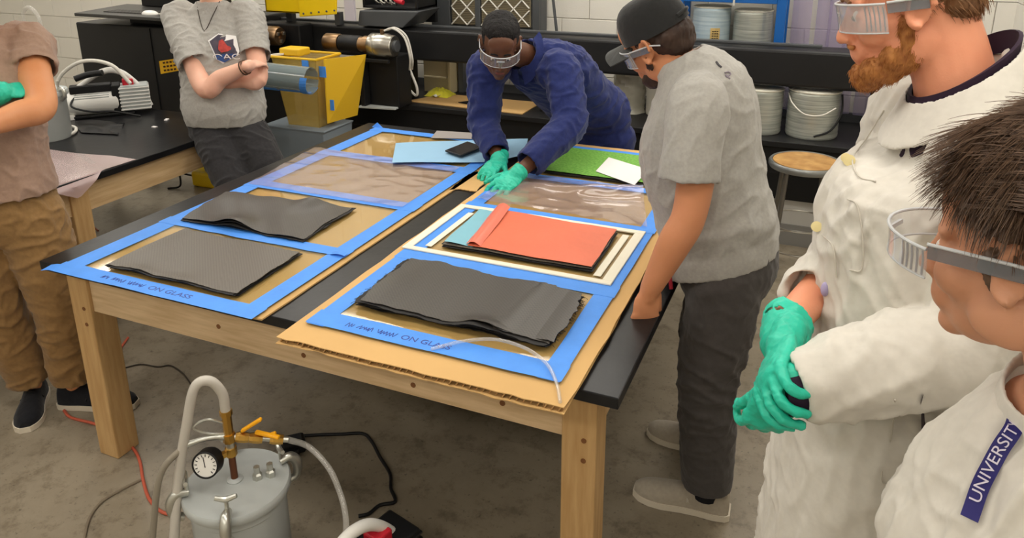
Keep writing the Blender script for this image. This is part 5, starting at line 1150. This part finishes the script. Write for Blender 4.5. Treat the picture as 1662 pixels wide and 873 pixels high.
# ---- P2: grey graphic T-shirt, arms crossed, resting against the other table
def p2():
    t = person('person in grey graphic T-shirt with crossed arms resting against the pump table', (-.55, 1.5))
    pel = V3(-.575, 1.50, .86); neck = V3(-.705, 1.63, 1.455); chest = V3(-.64, 1.575, 1.23); L = unit(V3(.9, .42, 0)); fr = unit(V3(.42, -.9, 0))
    H = Head(neck+V3(.03, -.05, .16), V3(.42, -.85, -.2)); sk = skin_mat('fair', (226, 172, 148), (234, 184, 160))
    shL, elL, wrL = neck+L*.185-V3(0, 0, .085), PD(303, 63, 3.93), PD(256, 69, 3.93)
    shR, elR, wrR = neck-L*.185-V3(0, 0, .085), PD(238, 71, 3.88), PD(292, 54, 3.80)
    b = MB(); body_core(b, pel, chest, neck, L, L, .82); H.shells(b)
    limb(b, [neck-V3(0, 0, .05), neck, H.p(-.03, 0, -.05)], [.058, .056, .055])
    limb(b, [shR, elR, elR*.6+wrR*.4, wrR], [.052, .050, .046, .031]); limb(b, [shL, elL, elL*.6+wrL*.4, wrL], [.052, .048, .044, .031])
    hand(b, wrR, L*.35-fr*.9, V3(.3, -.3, .9), 1, .9, .4); hand(b, wrL, -L*.2-fr*.95, V3(0, -.3, .9), -1, .9, .3)
    kn = [(-.20, 1.42, .48), (-.34, 1.29, .48)]; an = [(-.03, 1.36, .09), (-.18, 1.20, .09)]
    for q in range(2): limb(b, [pel+L*(.085 if q == 0 else -.085), V3(*kn[q]), V3(*an[q])], [.075, .05, .035])
    V, F = voxel(b, .0065, 3); skin_obj('body', V, F, sk, t)
    s = MB(); up = unit(chest-pel)
    loft(s, [(pel+V3(0, 0, -.03), L*.205, fr*.15), (pel+V3(0, 0, .06), L*.215, fr*.165), (pel*.5+chest*.5, L*.205, fr*.16), (chest, L*.2, fr*.145), (neck-V3(0, 0, .075), L*.165, fr*.1), (neck-V3(0, 0, .03), L*.10, fr*.08), (neck-V3(0, 0, .0), L*.075, fr*.07)], 34, 5, .05, .03)
    sleeve(s, [shR+L*.05, shR, shR*.5+elR*.5, shR*.28+elR*.72], [.08, .086, .088, .09]); sleeve(s, [shL-L*.05, shL, shL*.5+elL*.5, shL*.32+elL*.68], [.08, .084, .084, .085])
    V, F = voxel(s, .0065, 3)
    V = crumple(V, F, [(.005, V3(.5, -.2, .8), 4, 16, 21), (.0035, V3(1, .3, .2), 4, 20, 5)], [(PD(225, 60, 3.95), PD(245, 90, 4.0), .025, .015), (PD(222, 78, 4.0), PD(285, 88, 3.95), .022, .012), (PD(222, 25, 3.95), PD(240, 40, 3.9), .02, .012)])
    m_sh = MATS['heather_grey_jersey']; so = skin_obj('t_shirt', V, F, m_sh, t)
    # badge printed on the chest, laid on the cloth by its own depth
    fn = normals(V, F); front = (fn @ fr > .2)
    def onshirt(x, y):
        d = unit(ray(x, y)); rel = V[front]-CAM; tt_ = rel @ d; dist = np.linalg.norm(rel-np.outer(tt_, d), axis=1); j = np.argmin(dist+.02*tt_); return V[front][j]
    def patch(poly, name, m_, off, par):
        c = np.mean(poly, 0); P = [c]+list(poly); R = [onshirt(*q)+fr*off for q in P]; 
        mid = [onshirt(*(np.array(q)*.5+c*.5))+fr*off for q in poly]; n_ = len(poly)
        VV = np.array([R[0]]+mid+R[1:]); FF = [(0, 1+i, 1+(i+1) % n_) for i in range(n_)]+[(1+i, 1+n_+i, 1+n_+(i+1) % n_, 1+(i+1) % n_) for i in range(n_)]
        return build(MB().add(VV, FF), name, m_, par, smooth=True)
    hexo = [(244, 33), (256, 27), (277, 29.5), (281.5, 42), (279, 46), (262, 52), (254, 49)]; c_ = np.mean(hexo, 0)
    bd = patch(hexo, 'badge_border', mat('print_white', (232, 230, 228), .7), .008, so)
    patch([tuple(np.array(q)*.9+c_*.1) for q in hexo], 'badge_field', mat('print_slate', (58, 56, 72), .7, c2=(84, 74, 84), vscale=40), .011, bd)
    patch([(258, 33), (262, 32), (267, 37), (275, 39), (268, 42), (261, 43), (257, 40)], 'badge_figure', mat('print_red', (196, 72, 62), .7, c2=(150, 50, 48), vscale=50), .014, bd)
    patch([(254, 45.5), (264, 44.5), (279, 44), (278, 46), (264, 51), (256, 48.5)], 'badge_band', mat('print_blue', (34, 64, 118), .7), .013, bd)
    Vt, Ft = text_mesh('OAC', .05); o0 = onshirt(267, 46.5)+fr*.02; Vt = o0+Vt[:, :1]*L*1.3+Vt[:, 1:2]*Z_*.8+Vt[:, 2:]*fr; build(MB().add(Vt, Ft), 'badge_letters', mat('print_white', (232, 230, 228), .7), bd)
    p_ = MB()
    loft(p_, [(pel+V3(0, 0, .07), L*.175, fr*.125), (pel, L*.19, fr*.14), (pel-V3(-.01, .01, .09), L*.185, fr*.13), (pel-V3(-.02, .02, .14), L*.15, fr*.1)], 30, 4)
    for q in range(2): sleeve(p_, [pel+L*(.088 if q == 0 else -.088)-V3(0, 0, .06), V3(*kn[q])*.5+(pel+L*(.088 if q == 0 else -.088))*.5, V3(*kn[q]), V3(*an[q])+V3(0, 0, .02)], [.115, .108, .088, .07], .05)
    V, F = voxel(p_, .0065, 3); V = crumple(V, F, [(.005, V3(.8, .4, .2), 5, 18, 31)]); skin_obj('jeans', V, F, cloth('black_denim', (48, 47, 49), .12, sc=300), t)
    for q in range(2): a_ = V3(*an[q]); shoe(t, V3(a_[0]-.03, a_[1]+.06, 0), V3(a_[0]+.11, a_[1]-.21, 0), mat('dark_trainer', (40, 40, 44), .6), MATS['pale_sole'])
    build(MB().tube([neck+L*.06-V3(0, 0, .0)+fr*.045, neck+fr*.105+L*.035-V3(0, 0, .07), neck+fr*.15-V3(0, 0, .14), neck+fr*.105-L*.035-V3(0, 0, .07), neck-L*.06+fr*.045], .0022, 6, 6).ell(neck+fr*.152-V3(0, 0, .15), (.006, .006, .012)), 'necklace', mat('dark_metal_chain', (66, 58, 52), .4, .7), t, smooth=True)
    wd = unit(wrR-elR); wx, wy, _ = frame(wd)
    for o_ in (-.02, -.035): build(MB().tube([wrR+wd*o_+.036*(wx*math.cos(a)+wy*math.sin(a)) for a in np.linspace(0, 2*PI, 21)], .0035, 6, 1), 'bracelet', mat('brown_bead', (84, 58, 40), .5), t)
    hair_cap('hair', H, [(-.03, 0, .05, (.092, .083, .08)), (-.06, 0, -.03, (.055, .078, .09))], mat('brown_hair', (86, 58, 40), .6, c2=(110, 78, 54), vscale=30), t, .006, .004); H.eyes(t)
p2()

# ---- P1: tan T-shirt and khaki trousers, arms crossed, mostly beyond the picture edge
def p1():
    t = person('person in tan T-shirt and khaki trousers standing between the two tables', (-.3, .12))
    L = unit(V3(.85, .5, 0)); fr = unit(V3(.5, -.85, 0)); pel = PD(0, 163, 2.78); neck = V3(pel[0]-.03, pel[1]+.05, 1.47); chest = V3(pel[0]-.01, pel[1]+.02, 1.24)
    H = Head(neck+V3(.03, -.03, .16), V3(.7, -.6, -.2)); sk = skin_mat('olive', (206, 138, 92), (214, 150, 106))
    shL, elL, wrL = PD(34, 37, 2.76), PD(48, 88, 2.62), PD(-14, 104, 2.5)
    shR = neck-L*.19-V3(0, 0, .085); elR, wrR = PD(-62, 95, 2.58), PD(2, 76, 2.58)
    b = MB(); body_core(b, pel, chest, neck, L, L); H.shells(b); limb(b, [neck-V3(0, 0, .05), neck, H.p(-.03, 0, -.05)], [.065, .056, .055])
    limb(b, [shL, shL*.5+elL*.5, elL, elL*.6+wrL*.4, wrL], [.058, .055, .050, .048, .034]); limb(b, [shR, elR, elR*.6+wrR*.4, wrR], [.058, .048, .046, .034])
    hand(b, wrL, unit(wrL-elL), V3(0, -.8, .5), -1, 1, .4)
    aL, aR = V3(-.255, .205, .09), V3(-.415, .14, .09)
    for hp, kn, an in ((pel+L*.09, V3(-.235, .19, .48), aL), (pel-L*.09, V3(-.41, .07, .48), aR)): limb(b, [hp, kn, an], [.075, .05, .036])
    V, F = voxel(b, .0065, 3); skin_obj('body', V, F, sk, t)
    glove_obj(t, [dict(w=wrR, d=L*.75-fr*.65, back=V3(.2, -.6, .7), side=1, k=1.0, curl=.3)], .003, ([wrR, wrR*.85+elR*.15], [.038, .04]))
    s = MB()
    loft(s, [(pel+V3(0, 0, .025), L*.198, fr*.15), (pel+V3(0, 0, .10), L*.19, fr*.14), (pel*.5+chest*.5, L*.18, fr*.13), (chest, L*.195, fr*.135), (neck-V3(0, 0, .08), L*.17, fr*.1), (neck-V3(0, 0, .03), L*.10, fr*.08), (neck, L*.075, fr*.07)], 34, 5, .05, .03)
    sleeve(s, [shL-L*.05, shL, shL*.72+elL*.28, shL*.58+elL*.42], [.08, .084, .078, .079]); sleeve(s, [shR+L*.05, shR, shR*.55+elR*.45, shR*.42+elR*.58], [.08, .086, .08, .08])
    V, F = voxel(s, .006, 3); V = crumple(V, F, [(.005, V3(.3, -.2, .9), 4, 16, 41), (.003, V3(1, .2, .3), 4, 20, 2)], [(PD(30, 118, 2.68), PD(28, 140, 2.7), .02, .012), (PD(15, 30, 2.65), PD(12, 60, 2.62), .02, .012)])
    skin_obj('t_shirt', V, F, cloth('taupe_jersey', (158, 130, 112), .05, sc=420), t)
    p_ = MB(); loft(p_, [(pel+V3(0, 0, .08), L*.165, fr*.12), (pel+V3(0, 0, .01), L*.178, fr*.13), (pel-V3(0, 0, .10), L*.185, fr*.135), (pel-V3(0, 0, .16), L*.15, fr*.1)], 30, 4)
    for hp, kn, an in ((pel+L*.092-V3(0, 0, .07), V3(-.235, .19, .48), aL), (pel-L*.092-V3(0, 0, .07), V3(-.41, .07, .48), aR)): sleeve(p_, [hp, hp*.5+kn*.5, kn, kn*.45+an*.55, an+V3(0, 0, .03)], [.118, .11, .092, .086, .08], .06, 24)
    V, F = voxel(p_, .006, 3)
    V = crumple(V, F, [(.0055, V3(1, .1, .25), 3, 14, 51), (.003, V3(.9, -.1, -.3), 4, 20, 52)], [(PD(10, 190, 2.65), PD(70, 175, 2.65), .02, .012), (PD(5, 205, 2.65), PD(75, 200, 2.65), .018, .012)])
    skin_obj('trousers', V, F, cloth('khaki_twill', (140, 108, 68), .08, sc=300, c2=None), t)
    m_u = cloth('black_canvas', (24, 25, 30), .1, sc=350)
    shoe(t, V3(-.318, .175, 0), V3(-.02, .285, 0), m_u, MATS['pale_sole'], mat('black_lace', (16, 16, 18), .6)); shoe(t, V3(-.475, .20, 0), V3(-.275, -.005, 0), m_u, MATS['pale_sole'], MATS['black_lace'])
    hair_cap('hair', H, [(-.03, 0, .05, (.09, .081, .08)), (-.06, 0, -.02, (.05, .074, .07))], MATS['dark_brown_hair'], t, .006, .004); H.eyes(t)
p1()
# ---- P5: white lab coat, red beard, teal gloves clasped, seen in left profile
m_coat = cloth('white_coat_cotton', (208, 203, 193), .03, .8, 260, .28)
def p5():
    t = person('bearded person in white lab coat with clasped teal gloves standing beside the capped person', (2.56, -.06))
    f = unit(V3(-.97, -.22, 0)); L = np.cross(Z_, f); pel = V3(2.575, -.075, .93); chest = V3(2.575, -.045, 1.30); neck = V3(2.605, -.005, 1.545)
    f5 = V3(-.95, -.06, -.24); H = Head(PD(1076, 7, 1.27)-unit(np.cross(Z_, f5))*.084, f5, .02, 1.02)
    sk = skin_mat('ruddy', (222, 146, 112), (230, 158, 124))
    shL, elL, wrL = neck+L*.195+V3(.005, 0, -.085), V3(2.635, -.275, 1.19), PD(918, 320, 1.22)
    shR, elR, wrR = neck-L*.19+V3(.0, 0, -.085), neck-L*.25+V3(-.03, 0, -.36), PD(921, 268, 1.34)
    b = MB(); body_core(b, pel, chest, neck, L, L, .78); H.shells(b, 1.05)
    limb(b, [neck-V3(0, 0, .05), neck+V3(-.01, 0, .03), H.p(-.035, 0, -.03)], [.066, .066, .064]); limb(b, [neck-L*.08-V3(0, 0, .045), neck+Z_*.01, neck+L*.08-V3(0, 0, .045)], [.03, .05, .03])
    limb(b, [shL, elL, elL*.5+wrL*.5, elL*.1+wrL*.9], [.048, .045, .038, .026]); limb(b, [shR, elR, elR*.5+wrR*.5, elR*.02+wrR*.98], [.048, .045, .038, .031])
    for q in (-1, 1): limb(b, [pel+L*.09*q, pel+L*.1*q+V3(-.01, 0, -.45), V3(pel[0]+.02, pel[1], .09)+L*.1*q], [.075, .05, .036])
    V, F = voxel(b, .0046, 3); skin_obj('body', V, F, sk, t)
    s = MB()
    loft(s, [(V3(2.565, -.09, .46), L*.25, f*.215), (V3(2.565, -.09, .60), L*.24, f*.205), (V3(2.565, -.085, .80), L*.228, f*.195), (pel+V3(-.01, 0, .06), L*.215, f*.182), (V3(2.57, -.06, 1.13), L*.205, f*.172), (chest+f*.01, L*.205, f*.165), (chest+Z_*.1, L*.205, f*.142), (neck-V3(0, 0, .085), L*.185, f*.105-Z_*.03), (neck-V3(0, 0, .04), L*.12, f*.09-Z_*.05), (neck+V3(0, 0, .005), L*.092, f*.083-Z_*.06), (neck+V3(0, 0, .025), L*.086, f*.08-Z_*.062)], 40, 5, .06, .03)
    sleeve(s, [shL-L*.06, shL+V3(0, 0, -.01), shL*.55+elL*.45+V3(.02, 0, 0), elL+V3(.01, 0, .01), elL*.66+wrL*.34+Z_*.005, elL*.36+wrL*.64, elL*.06+wrL*.94], [.088, .092, .084, .084, .078, .068, .056], .06, 26)
    sleeve(s, [shR+L*.06, shR, shR*.5+elR*.5, elR, elR*.5+wrR*.5, elR*.24+wrR*.76], [.088, .092, .084, .08, .068, .060], .06, 24)
    V, F = voxel(s, .006, 3); cuff = elL*.06+wrL*.94
    FL = lambda a, b_, w_, h: (PD(*a), PD(*b_), w_, h)
    V = crumple(V, F, [(.0055, unit(V3(-.8, -.2, -.5)), 3, 13, 61), (.0036, V3(0, 0, 1), 2.5, 15, 62), (.003, unit(V3(-.6, .2, .7)), 4, 26, 63)],
                [FL((975, 255, 1.2), (1060, 230, 1.12), .014, .014), FL((985, 275, 1.16), (1075, 250, 1.1), .014, .012), FL((965, 270, 1.18), (985, 300, 1.15), .012, -.012), FL((1000, 290, 1.14), (1090, 285, 1.08), .013, .010), FL((950, 300, 1.16), (965, 330, 1.15), .011, .009),
                 FL((1000, 150, 1.3), (1015, 215, 1.3), .016, .012), FL((1025, 160, 1.28), (1010, 225, 1.28), .014, -.012), FL((975, 165, 1.32), (1000, 220, 1.3), .014, .010), FL((1040, 200, 1.2), (1090, 170, 1.12), .016, .014), FL((955, 370, 1.3), (960, 440, 1.32), .02, .014), FL((1000, 350, 1.25), (1030, 420, 1.25), .02, .014), FL((930, 360, 1.33), (920, 440, 1.35), .018, .012)])
    co = skin_obj('lab_coat', V, F, m_coat, t)
    # front edge, pocket, collar and buttons
    fnv = normals(V, F)
    def on(x, y, off=.003):
        d = unit(ray(x, y)); face = (fnv @ d) < -.05; rel = V[face]-CAM; tt_ = rel @ d; dist = np.linalg.norm(rel-np.outer(tt_, d), axis=1); near = dist < .008
        j = np.argmin(np.where(near, tt_, 9+dist)); return V[face][j]+fnv[face][j]*off
    def seam(pts, name, m_, r=.0014): build(MB().tube([on(*q) for q in pts], r, 6, 5), name, m_, co, smooth=True)
    m_seam = mat('coat_stitch', (196, 190, 178), .85)
    seam([(1036, 88), (1015, 112), (998, 128), (1008, 143), (1022, 148)], 'lapel_edge', m_seam, .0014)
    seam([(961, 192), (972, 205), (977, 228)], 'front_edge', m_seam, .0016); seam([(992, 163), (1005, 168), (1012, 200), (1008, 225), (992, 223)], 'pocket_seam', m_seam)
    seam([(1050, 330), (1042, 360), (1034, 396), (1048, 402)], 'pocket_seam', m_seam)
    for q, w_ in (((955, 187), .010), ((995, 131), .011), ((992, 128), .009)):
        o = on(*q, .004); build(MB().lathe([(0, 0), (w_, 0), (w_, .003), (0, .004)], o, unit(CAM-o), 14), 'button', mat('cream_button', (222, 206, 150), .5), co, smooth=True)
    o = on(963, 238, .001); build(MB().ell(o, (.008, .008, .014)), 'ink_stain', mat('violet_stain', (176, 166, 204), .8), co, smooth=True)
    o1 = [on(1084, 325), on(1088, 345), on(1091, 368), on(1082, 365), on(1080, 335)]
    build(MB().add(np.array(o1), [(0, 1, 2, 3, 4)]), 'side_slit', mat('dark_plum_cloth', (40, 20, 30), .8), co)
    # collar
    ck = MB()
    a_ = np.linspace(-2.75, 2.75, 40)
    ck.sheet(np.array([[neck+Z_*(.05-.055*v-.06*math.cos(u)-.03*max(0, math.cos(u))*v)+f*math.cos(u)*(.082+.035*v)+L*math.sin(u)*(.092+.04*v) for u in a_] for v in np.linspace(0, 1, 6)]), .006)
    V2, F2 = voxel(ck, .004, 2); skin_obj('collar', V2, F2, m_coat, co)
    sh = MB(); a2 = np.linspace(0, 2*PI, 33); sh.sheet(np.array([[neck+Z_*(.02+.04*v-.06*math.cos(u))+f*math.cos(u)*(.076)+L*math.sin(u)*(.083) for u in a2] for v in (0, .5, 1)]), .006)
    build(sh, 'shirt_collar', mat('dark_plum_shirt', (44, 26, 46), .8), t, smooth=True)
    us = MB(); loft(us, [(chest, L*.15, f*.125), (neck-Z_*.12, L*.14, f*.10), (neck-Z_*.06, L*.115, f*.088-Z_*.02), (neck-Z_*.02, L*.086, f*.078-Z_*.04), (neck+Z_*.005, L*.080, f*.073-Z_*.045)], 30, 4, 0, .03)
    V2, F2 = voxel(us, .005, 2); skin_obj('shirt', V2, F2, mat('dark_plum_shirt', (44, 26, 46), .8), t)
    # gloves: right over left
    wd = unit(wrR-elR)
    hR = PD(886, 328, 1.21); hL = wrL+V3(-.30, .12, -.95)
    glove_obj(t, [dict(w=PD(921, 280, 1.285), d=unit(hR-wrR), back=V3(-.85, -.35, .3), side=-1, k=1.12, curl=(.72, .72, .74, .78), thumb=.15, spread=.02)], .003, ([PD(918, 283, 1.315), wrR*.5+PD(925, 264, 1.35)*.5, PD(926, 263, 1.352)], [.040, .043, .045]), 11)
    glove_obj(t, [dict(w=wrL, d=unit(hL-wrL), back=V3(.2, -.9, -.3), side=-1, k=.95, curl=(.75, .75, .75, .78), thumb=.1, spread=.02)], .003, ([wrL+unit(hL-wrL)*.02, wrL], [.036, .038]), 12)
    wl_ = unit(wrL-elL); wx, wy, _ = frame(wl_)
    build(MB().tube([cuff-wl_*.02, cuff+wl_*.022], [.047, .044], 20, 3), 'shirt_cuff', mat('dark_plum_shirt', (44, 26, 46), .8), t, smooth=True)
    # legs below the coat
    p_ = MB(); loft(p_, [(pel+Z_*.08, L*.16, f*.11), (pel, L*.175, f*.12), (pel-Z_*.14, L*.15, f*.1)], 26, 4)
    for q in (-1, 1): sleeve(p_, [pel+L*.09*q-Z_*.06, pel+L*.1*q+V3(-.01, 0, -.45), V3(pel[0]+.02, pel[1], .08)+L*.1*q], [.105, .085, .075], .05)
    V, F = voxel(p_, .008, 3); skin_obj('trousers', V, F, mat('dark_trousers', (40, 36, 40), .85), t)
    for q in (-1, 1): c0 = V3(pel[0]+.02, pel[1], 0)+L*.1*q; shoe(t, c0-f*.08, c0+f*.21, MATS['dark_trainer'], MATS['pale_sole'])
    # hair, beard, glasses
    m_h = mat('chestnut_hair', (104, 70, 44), .55, c2=(136, 96, 62), vscale=60)
    hc5 = hair_cap('hair', H, [(-.032, 0, .05, (.093, .083, .085)), (-.062, 0, -.002, (.05, .072, .052)), (.02, 0, .085, (.07, .066, .05)), (.0, 0, .045, (.05, .079, .045))], m_h, t, .004, .003)
    fur('hair_strands', hc5, H, 2600, (.02, .035), lambda q: V3(-.5, 0, -.8) if q[0] < .04 else V3(.3, .4, -.3), .18, m_h, t, 5, .0008)
    m_bd = mat('red_beard', (150, 92, 48), .65, c2=(184, 124, 66), vscale=60)
    bs = [(.082, 0, -.112, (.03, .034, .028)), (.06, .03, -.1, (.04, .024, .028)), (.06, -.03, -.1, (.04, .024, .028)), (.03, .048, -.082, (.035, .015, .03)), (.03, -.048, -.082, (.035, .015, .03)), (.018, .058, -.05, (.016, .012, .045)), (.018, -.058, -.05, (.016, .012, .045)), (.028, .053, -.078, (.036, .016, .026)), (.028, -.053, -.078, (.036, .016, .026)), (.104, .016, -.054, (.007, .014, .005)), (.104, -.016, -.054, (.007, .014, .005))]
    bo = hair_cap('beard', H, bs, m_bd, t, .0035, .0018)
    fur('beard_strands', bo, H, 3800, (.007, .016), lambda q: V3(.45, 0, -1), .5, m_bd, t, 8, .0006, keep=lambda q: ~((q[:, 0] > .09) & (q[:, 2] > -.085) & (abs(q[:, 1]) < .03)), K=5, jitter=.3)
    H.eyes(t); H.glasses(t, fac=.3)
    build(MB().tube([H.p(.098, .05, .026), H.p(.104, .03, .034), H.p(.107, .014, .03)], .0035, 8, 4), 'eyebrow', m_h, t, smooth=True); build(MB().tube([H.p(.098, -.05, .026), H.p(.104, -.03, .034), H.p(.107, -.014, .03)], .0035, 8, 4), 'eyebrow', m_h, t, smooth=True)
p5()

# ---- P6: white coat and navy lanyard, dark brown hair, seen from behind his left side
def p6():
    t = person('dark haired person in white lab coat with navy lettered lanyard beside the bearded person', (2.66, -.66))
    f6 = V3(-.90, .44, -.10); H = Head(PD(1186, 227, .85)-unit(np.cross(Z_, f6))*.084, f6, 0, 1.04)
    f = unit(V3(-.86, -.50, 0)); L = np.cross(Z_, f); neck = PD(1262, 322, .915); chest = neck+V3(.0, 0, -.26)+f*-.01; pel = V3(chest[0]+.03, chest[1]+.01, .80)
    sk = skin_mat('light_tan', (196, 138, 106), (206, 150, 118))
    shL, shR = neck+L*.155-Z_*.115, neck-L*.12-Z_*.19; elL, wrL = shL+L*.03+V3(.05, .0, -.27), shL+L*.03+V3(.03, 0, -.50); elR, wrR = shR-L*.03+V3(.05, 0, -.27), shR-L*.03+V3(.03, 0, -.50)
    b = MB(); body_core(b, pel, chest, neck, L, L, .92); H.shells(b, .98)
    limb(b, [neck-Z_*.06, neck+Z_*.01, H.p(-.032, 0, -.03)], [.062, .055, .056])
    limb(b, [shL, elL, wrL], [.045, .04, .028]); limb(b, [shR, elR, wrR], [.045, .04, .028])
    hand(b, wrL, unit(wrL-elL), V3(-.2, -.8, .5), -1, .95, .5); hand(b, wrR, unit(wrR-elR), V3(-.2, .8, .5), 1, .95, .5)
    for q in (-1, 1): limb(b, [pel+L*.085*q, pel+L*.09*q+V3(-.01, 0, -.38), V3(pel[0]+.02, pel[1], .09)+L*.09*q], [.07, .048, .034])
    V, F = voxel(b, .005, 3); skin_obj('body', V, F, sk, t)
    s = MB()
    loft(s, [(V3(pel[0], pel[1], .45), L*.225, f*.19), (pel-Z_*.1, L*.21, f*.175), (pel+Z_*.06, L*.195, f*.16), (pel*.5+chest*.5, L*.185, f*.15), (chest+f*.035, L*.165, f*.155), (chest+Z_*.08+f*.03, L*.155, f*.135), (neck-Z_*.10+f*.02, L*.13, f*.105-Z_*.02), (neck-Z_*.05+f*.01, L*.105, f*.092-Z_*.03), (neck-Z_*.015, L*.082, f*.074-Z_*.03)], 40, 5, .06, .03)
    sleeve(s, [shL-L*.05, shL, shL*.5+elL*.5, elL, elL*.5+wrL*.5, elL*.12+wrL*.88], [.074, .08, .076, .074, .07, .06]); sleeve(s, [shR+L*.05, shR, shR*.5+elR*.5, elR, elR*.5+wrR*.5, elR*.12+wrR*.88], [.06, .068, .07, .07, .068, .06])
    V, F = voxel(s, .0055, 3)
    V = crumple(V, F, [(.006, unit(V3(-.5, -.3, -.8)), 3, 15, 71), (.0035, V3(.6, -.4, -.6), 3, 24, 72)], [(neck+f*.08+L*.06-Z_*.05, chest+f*.15+L*.04, .014, .012), (neck+f*.04+L*.12-Z_*.06, chest+f*.13+L*.12, .014, .010), (neck+L*.15-Z_*.07, chest+L*.17+f*.08, .014, .010)])
    co = skin_obj('lab_coat', V, F, m_coat, t)
    fnv = normals(V, F)
    def on(x, y, off=.003):
        d = unit(ray(x, y)); face = (fnv @ d) < -.05; rel = V[face]-CAM; tt_ = rel @ d; dist = np.linalg.norm(rel-np.outer(tt_, d), axis=1); near = dist < .007
        j = np.argmin(np.where(near, tt_, 9+dist)); return V[face][j]+fnv[face][j]*off
    ck = MB(); a_ = np.linspace(-2.6, 2.6, 40)
    ck.sheet(np.array([[neck+Z_*(.012-.05*v-.035*math.cos(u)-.05*max(0, math.cos(u))*v)+f*math.cos(u)*(.070+.012*v)+L*math.sin(u)*(.078+.012*v) for u in a_] for v in np.linspace(0, 1, 6)]), .006)
    V2, F2 = voxel(ck, .004, 2); skin_obj('collar', V2, F2, m_coat, co)
    # lanyard over the left side of the chest, lettered
    A_ = [on(x, y, .010) for x, y in ((1214, 322), (1200, 338), (1186, 352), (1172, 368), (1160, 384), (1148, 402), (1138, 416), (1131, 426))]
    A_ = catmull(np.array(A_), 5); T_ = np.gradient(A_, axis=0); view = np.array([unit(CAM-q) for q in A_])
    side = np.array([unit(np.cross(T_[i], view[i])) for i in range(len(A_))])
    G = np.array([A_+side*w_ for w_ in (-.0095, 0, .0095)]); lan = build(MB().sheet(G, .0016), 'lanyard', mat('navy_ribbon', (38, 34, 104), .6), t, smooth=True)
    # the word runs up the ribbon
    S_ = np.r_[0, np.cumsum(np.linalg.norm(np.diff(A_, axis=0), axis=1))]; Vt, Ft = text_mesh('UNIVERSITY', .0175); Vt = Vt-[Vt[:, 0].min(), 0, 0]; ln = Vt[:, 0].max()
    s0 = S_[-1]*.90; out = []
    for q in Vt:
        ss = np.clip(s0-q[0]*(S_[-1]*.53/ln), 0, S_[-1]); i = min(np.searchsorted(S_, ss), len(S_)-1); i = max(i, 1); w_ = (ss-S_[i-1])/(S_[i]-S_[i-1]+1e-9)
        c0 = A_[i-1]*(1-w_)+A_[i]*w_; sd = side[i-1]*(1-w_)+side[i]*w_; vw = view[i]; out.append(c0-sd*q[1]*(1.0)*LETSIGN+vw*(.0022+q[2]))
    build(MB().add(np.array(out), Ft), 'lanyard_lettering', mat('ribbon_letter', (214, 208, 224), .6), lan)
    p_ = MB(); loft(p_, [(pel+Z_*.08, L*.15, f*.105), (pel, L*.165, f*.115), (pel-Z_*.13, L*.14, f*.1)], 26, 4)
    for q in (-1, 1): sleeve(p_, [pel+L*.085*q-Z_*.05, pel+L*.09*q+V3(-.01, 0, -.38), V3(pel[0]+.02, pel[1], .08)+L*.09*q], [.10, .08, .07], .05)
    V, F = voxel(p_, .008, 3); skin_obj('trousers', V, F, MATS['dark_trousers'], t)
    for q in (-1, 1): c0 = V3(pel[0]+.02, pel[1], 0)+L*.09*q; shoe(t, c0-f*.08, c0+f*.2, MATS['dark_trainer'], MATS['pale_sole'])
    m_h = mat('espresso_hair', (74, 55, 42), .42, c2=(108, 84, 66), vscale=70, spec=.5)
    hc6 = hair_cap('hair', H, [(-.025, 0, .08, (.102, .089, .098)), (-.002, 0, .112, (.074, .074, .058)), (-.06, 0, .0, (.055, .078, .062)), (-.008, 0, .045, (.055, .083, .045)), (.02, .066, -.002, (.013, .012, .026)), (.02, -.066, -.002, (.013, .012, .026))], m_h, t, .004, .004)
    fur('hair_strands', hc6, H, 7000, (.035, .075), lambda q: V3(1.0, .2*np.sign(q[1]), .05) if q[0] < -.01 else V3(.25, .8*np.sign(q[1]+.02), -.45), .0, m_h, t, 15, .0008, keep=lambda q: q[:, 2] > .075, K=7, jitter=.07)
    fur('hair_strands', hc6, H, 2600, (.025, .045), lambda q: V3(-.15, 0, -1), .06, m_h, t, 17, .0008, keep=lambda q: (q[:, 2] < .085) & (q[:, 2] > .0) & (q[:, 0] < .0), K=6, jitter=.08)
    fur('fringe_strands', hc6, H, 420, (.05, .085), lambda q: V3(1.0, .35, -.25), .22, m_h, t, 16, .0006, keep=lambda q: (q[:, 0] > .045) & (q[:, 2] > .10) & (q[:, 1] > -.02), K=9, jitter=.10)
    H.eyes(t); H.glasses(t, fac=.18, off=.04, hs=.72)
LETSIGN = -1.0
p6()
